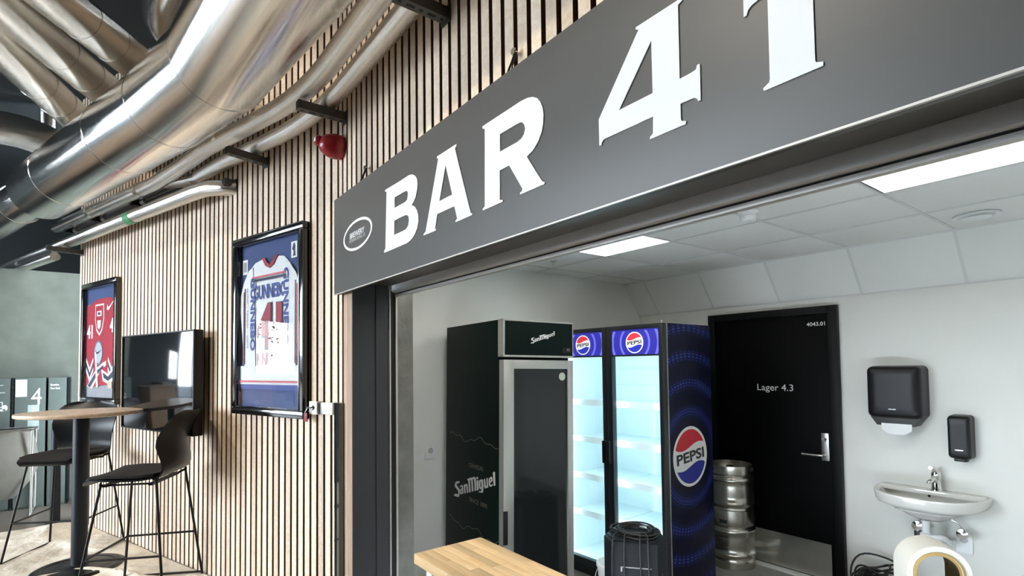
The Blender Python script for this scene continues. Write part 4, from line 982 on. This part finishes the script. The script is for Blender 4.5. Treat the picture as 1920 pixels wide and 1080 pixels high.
# back deck that carries the tap
mb.build('bowl', PORCELAIN, sk)
MB().box(-.285, .285, -.085, 0, -.01, .020).build('deck', PORCELAIN, sk, bevel=.008)
MB().lathe([(.008, 0), (.008, .003), (0, .003)], 16, frame_m((.0, -.083, -.016), (1, 0, 0), Z)).build('overflow', DARK, sk)
tp = thing('mixer_tap', 'chrome single-lever mixer tap on the wash basin', 'tap', (-1.135, 4.375, .82)); tp.scale = (1.25, 1.25, 1.25)
MB().lathe([(.026, 0), (.026, .006), (.022, .012), (.021, .070), (.024, .078), (.020, .10), (0, .104)], 24).build('body', CHROME, tp)
MB().tube(bez([(0, -.005, .045), (0, -.05, .065), (0, -.105, .062), (0, -.115, .05)], 6), .0115, 14).build('spout', CHROME, tp)
MB().tube(bez([(0, 0, .098), (0, -.04, .120), (0, -.085, .128)], 5), .010, 12, taper=[.014]*3+[.011]*4+[.008]*4).build('lever', CHROME, tp)
tr = thing('basin_trap', 'white drain trap with two chrome valves under the wash basin', 'plumbing', (-1.16, 4.42, 0))
MB().lathe([(.028, .44), (.034, .45), (.034, .56), (.022, .57), (.022, .645)], 24, Matrix.Translation((.0, -.19, 0))).build('trap', PIPEWHITE, tr)
MB().tube(bez([(0, -.19, .53), (.06, -.19, .55), (.09, -.16, .54), (.095, -.08, .50), (.095, -.01, .50)], 6), .018, 14).build('waste_pipe', PIPEWHITE, tr)
for x in (-.07, .165):
    v_ = MB().lathe([(.010, 0), (.010, .05), (.018, .052), (.018, .075), (.012, .082), (0, .083)], 18, frame_m((x, 0, .58), (1, 0, 0), Z)).build('valve', CHROME, tr)
    MB().lathe([(.030, 0), (.033, .014), (.030, .036), (0, .040)], 18, frame_m((x, -.083, .58), (1, 0, 0), Z)).build('valve_knob', CHROME, v_)
    MB().tube(bez([(x, -.06, .59), (x*.8, -.08, .64), (x*.3, -.07, .66)], 5), .005, 8).build('supply_hose', STEEL, v_)
MB().box(-.085, -.045, -.13, -.09, .46, .55).build('black_hose_end', BLACK, tr, bevel=.006)
def socket(name, label, M, w_, h_):
    t = thing(name, label, 'socket')
    MB().box(-w_/2, w_/2, -h_/2, h_/2, 0, .012, M).build('plate', WHITE, t, bevel=.003)
    MB().lathe([(.020, .012), (.020, .004), (0, .004)], 20, M @ Matrix.Translation((0, h_*.18, .0095))).build('outlet', mat('socket_grey', (.45, .46, .46), .5), t)
    for x in (-.008, .008): MB().lathe([(.0025, .0), (.0025, .002), (0, .002)], 8, M @ Matrix.Translation((x, h_*.18, .0135))).build('pin_hole', DARK, t)
    return t
socket('wall_socket', 'white double socket low on the wall right of the drain trap', frame_m((-1.01, 4.42, .50), (1, 0, 0), Z), .085, .13)
lw_d = Vector((-.10, 3.16, 0)).normalized()
socket('wall_socket', 'white socket on the side wall left of the dark green fridge', frame_m(Vector((-3.5, 1.26, 1.045)) + lw_d*.645, lw_d, Z), .085, .085)

# ------------------------------------------------------------------ kegs
def keg(label, z, rz):
    t = thing('beer_keg', label, 'keg', (-2.50, 4.20, z), rz, group='steel kegs stacked by the black door')
    h = .415
    prof = [(0, .03), (.168, .03), (.172, .0), (.180, .0), (.180, .055), (.172, .062), (.170, .075), (.182, .092), (.188, .10), (.188, .115), (.180, .125), (.178, .17), (.180, .18), (.178, .25), (.180, .29), (.188, .30), (.188, .315), (.182, .325), (.170, .338), (.178, .345), (.180, .352), (.180, h), (.173, h), (.171, .35), (.12, .362), (.04, .372), (.035, .385), (0, .385)]
    MB().lathe(prof, 56).build('shell', KEGSTEEL, t)
    for a in (.3, 2.4, 4.5):
        c_, s_ = math.cos(a), math.sin(a)
        MB().box(-.030, .030, -.0012, .0012, .372, .398, Matrix.Translation((.1812*c_, .1812*s_, 0)) @ Matrix.Rotation(a+PI/2, 4, 'Z')).build('hand_hole', DARK, t, bevel=.001)
    MB().lathe([(.033, .385), (.033, .395), (.024, .40), (0, .40)], 20).build('valve', STEEL, t)
    return t
keg('lower of two stacked steel kegs standing on the floor', 0, .4)
keg('upper of two stacked steel kegs with an open top rim', .4155, 1.9)

# ------------------------------------------------------------------ floor speaker with coiled cable
sp = thing('loudspeaker', 'black loudspeaker with slanted corners standing before the lit fridge', 'loudspeaker', (-2.07, 2.46, 0), R(38))
hexp = [(-.175, -.06), (-.125, -.165), (.125, -.165), (.175, -.06), (.12, .155), (-.12, .155)]
MB().prism(hexp, .02, .69).build('cabinet', SPEAKER, sp, bevel=.008)
MB().prism([(x*.9, y*.9) for x, y in hexp], .69, .696).build('top_panel', SPEAKER, sp, bevel=.002)
MB().prism([(x*.85, y*.85) for x, y in hexp], 0, .02).build('foot', BLACK, sp)
MB().box(-.07, .09, -.172, -.165, .555, .56).box(-.075, -.066, -.180, -.165, .535, .562).build('handle_trim', mat('trim_grey', (.30, .31, .32), .4), sp)
MB().box(.095, .150, -.12, -.110, .40, .52, Matrix.Rotation(0, 4, 'Z')).build('connector_plate', mat('plate_dark', (.05, .05, .055), .4), sp)
cb = thing('cable_coil', 'coiled black cable lying on top of the loudspeaker', 'cable', (-2.07, 2.46, .70))
for k in range(7):
    pts = []; n = 36; rr = .070 + .011*k
    for q in range(n):
        a = 2*PI*q/n; wv = 1+.05*math.sin(3*a+k*1.7)
        pts.append((rr*1.1*wv*math.cos(a)+.004*math.sin(k), rr*.92*wv*math.sin(a)+.004*math.cos(k*2), .007 + (k % 3)*.008 + .004*math.sin(2*a+k)))
    MB().tube(pts, .0052, 8, closed=True).build('loop', CABLE, cb)
Mr = Matrix.Rotation(R(38), 4, 'Z')
for x, zb in ((-.11, -.5), (-.05, -.42), (.03, -.35), (.07, -.52)):
    MB().tube([Mr @ p for p in bez([(x*.7, -.06, .018), (x, -.13, .022), (x*1.05, -.178, .0), (x*1.1, -.180, -.15), (x*1.2+.01, -.180, zb)], 6)], .0045, 8).build('hanging_strand', CABLE, cb)
MB().lathe([(.008, 0), (.010, .03), (.006, .045), (0, .045)], 12, Matrix.Translation((.02, .02, .03)) @ Matrix.Rotation(R(80), 4, 'Y')).build('plug', STEEL, cb)

# ------------------------------------------------------------------ bladeless fan
fn = thing('bladeless_fan', 'cream bladeless fan with gold inner ring below the wash basin', 'fan', (-.77, 2.88, 0), R(34))
def loop(hw, ztop, zbot, n=24):
    out = [(-hw, zbot)]
    for k in range(n+1):
        a = PI - PI*k/n; out.append((hw*math.cos(a), ztop-hw+hw*math.sin(a)))
    out.append((hw, zbot)); return out
FZ = .885
O = loop(.118, FZ, .42); I = loop(.086, FZ-.032, .42)
def arch(o, i, y0, y1):
    n = len(o); m_ = MB()
    rows = [[Vector((x, y0, z)) for x, z in o], [Vector((x, y1, z)) for x, z in o], [Vector((x, y1, z)) for x, z in i], [Vector((x, y0, z)) for x, z in i], [Vector((x, y0, z)) for x, z in o]]
    m_.grid(rows); return m_
arch(O, I, -.06, .10).build('loop', CREAM, fn)
arch(loop(.094, FZ-.024, .42), loop(.087, FZ-.031, .42), -.064, -.058).build('gold_rim', GOLD, fn)
arch(loop(.0865, FZ-.0315, .42), loop(.076, FZ-.042, .42), -.050, .095).build('inner_ring', GOLD, fn)
MB().lathe([(.11, 0), (.115, .01), (.112, .38), (.10, .42), (0, .42)], 40).build('base', CREAM, fn)
# cable heap on the floor
ch = thing('cable_heap', 'tangled black cable heap on the floor between door and wash basin', 'cable', (-1.46, 4.20, 0))
random.seed(11)
for k in range(16):
    a0 = random.uniform(0, 6.28); rr = random.uniform(.09, .165); tx, ty = random.uniform(-.5, .5), random.uniform(-.2, .9); cz = random.uniform(.08, .22)
    pts = []
    for q in range(28):
        a = a0 + 2*PI*q/28
        x, y = rr*math.cos(a)+.03*math.sin(k), rr*.8*math.sin(a)+.03*math.cos(k*1.3)
        z = max(.009, cz + (x*tx + y*ty) + .012*math.sin(3*a))
        pts.append((x, y, z))
    MB().tube(pts, .0065, 8, closed=True).build('loop', CABLE, ch)
# white bucket
t = thing('white_bucket', 'white plastic bucket partly hidden behind the dark green fridge', 'bucket', (-2.52, 2.78, 0))
MB().lathe([(0, .004), (.10, 0), (.118, .30), (.126, .305), (.126, .325), (.119, .33), (.112, .30), (.095, .012), (0, .012)], 36).build('pail', WHITE, t)
MB().tube(bez([(-.125, 0, .31), (-.10, -.09, .22), (0, -.135, .18), (.10, -.09, .22), (.125, 0, .31)], 6), .003, 8).build('handle', STEEL, t)

# ------------------------------------------------------------------ beyond the frame, seen in reflections: counter and steps in the hall
t = thing('wooden_counter', 'oak-fronted counter across the hall, seen in the television screen', 'counter', (-8.6, -3.4, HF))
MB().box(-.5, .5, -.9, .9, 0, 1.02).build('body', COUNTERWOOD, t)
MB().box(-.55, .55, -.95, .95, 1.02, 1.07).build('top', OAKDARK, t)
t = thing('hall_stairs', 'dark flight of steps across the hall, seen in the television screen', 'stairs', (-9.9, -5.9, HF))
for k in range(7): MB().box(-.6-.0, .6-.0, -1.0+.25*k, 1.4, .16*k, .16*(k+1)).build('step', CONCRETE, t)
t = thing('garden_tree', 'leafy green tree outside the hall window, seen reflected in the jersey glass', 'tree', (-16.5, -11.5, -.2))
MB().tube(bez([(0, 0, 0), (.05, .03, 1.2), (-.05, .05, 2.6)], 5), .12, 10).build('trunk', OAKDARK, t)
random.seed(5); lv = MB()
for k in range(900):
    a = random.uniform(0, 2*PI); u = random.uniform(-1, 1); rr = 1.3*random.random()**.4
    c_ = Vector((rr*math.cos(a)*math.sqrt(1-u*u), rr*math.sin(a)*math.sqrt(1-u*u), 3.0 + rr*u*.95))
    x_ = Vector((random.gauss(0, 1), random.gauss(0, 1), random.gauss(0, 1))).normalized(); y_ = x_.orthogonal().normalized(); q_ = random.uniform(.05, .10)
    lv.add([c_-x_*q_, c_+y_*q_*.5, c_+x_*q_, c_-y_*q_*.5], [(0, 1, 2, 3)])
lo_ = lv.build('foliage', mat('leaf_green', (.10, .20, .035), .6), t, smooth=False, recalc=False); lo_['kind'] = 'stuff'
# hall spotlights on the dark ceiling
def spot(x, y, tx, ty, tz, lb, watts, blend=.6, size=75):
    t = thing('ceiling_spotlight', lb, 'spotlight', (x, y, HC))
    MB().lathe([(.05, 0), (.05, -.02), (.012, -.022), (.012, -.15)], 20).build('stem', BLACKM, t)
    d = (Vector((tx, ty, tz)) - Vector((x, y, HC-.22))).normalized()
    Mx = Matrix.Translation((0, 0, -.22)) @ d.to_track_quat('Z', 'Y').to_matrix().to_4x4()
    MB().lathe([(.058, .06), (.058, -.08), (.05, -.10), (0, -.10)], 24, Mx).build('housing', BLACKM, t)
    ld = bpy.data.lights.new('spot_lamp', 'SPOT'); ld.energy = watts; ld.color = (1.0, .90, .76); ld.spot_size = R(size); ld.spot_blend = blend; ld.shadow_soft_size = .05
    lo = bpy.data.objects.new('spot_lamp', ld); COL.objects.link(lo)
    lo.location = Vector((x, y, HC-.22)) + d*.075; lo.rotation_euler = d.to_track_quat('-Z', 'Y').to_euler()
spot(-1.4, -1.5, -1.25, .95, 2.5, 'black ceiling spotlight aimed at the sign letters', SPOT_W*1.2)
spot(-2.3, -1.6, -3.3, .8, 1.7, 'black ceiling spotlight aimed at the white jersey frame', SPOT_W*1.6)
spot(-4.2, -2.2, -4.8, .3, 1.4, 'black ceiling spotlight aimed at the television wall', SPOT_W*1.4)
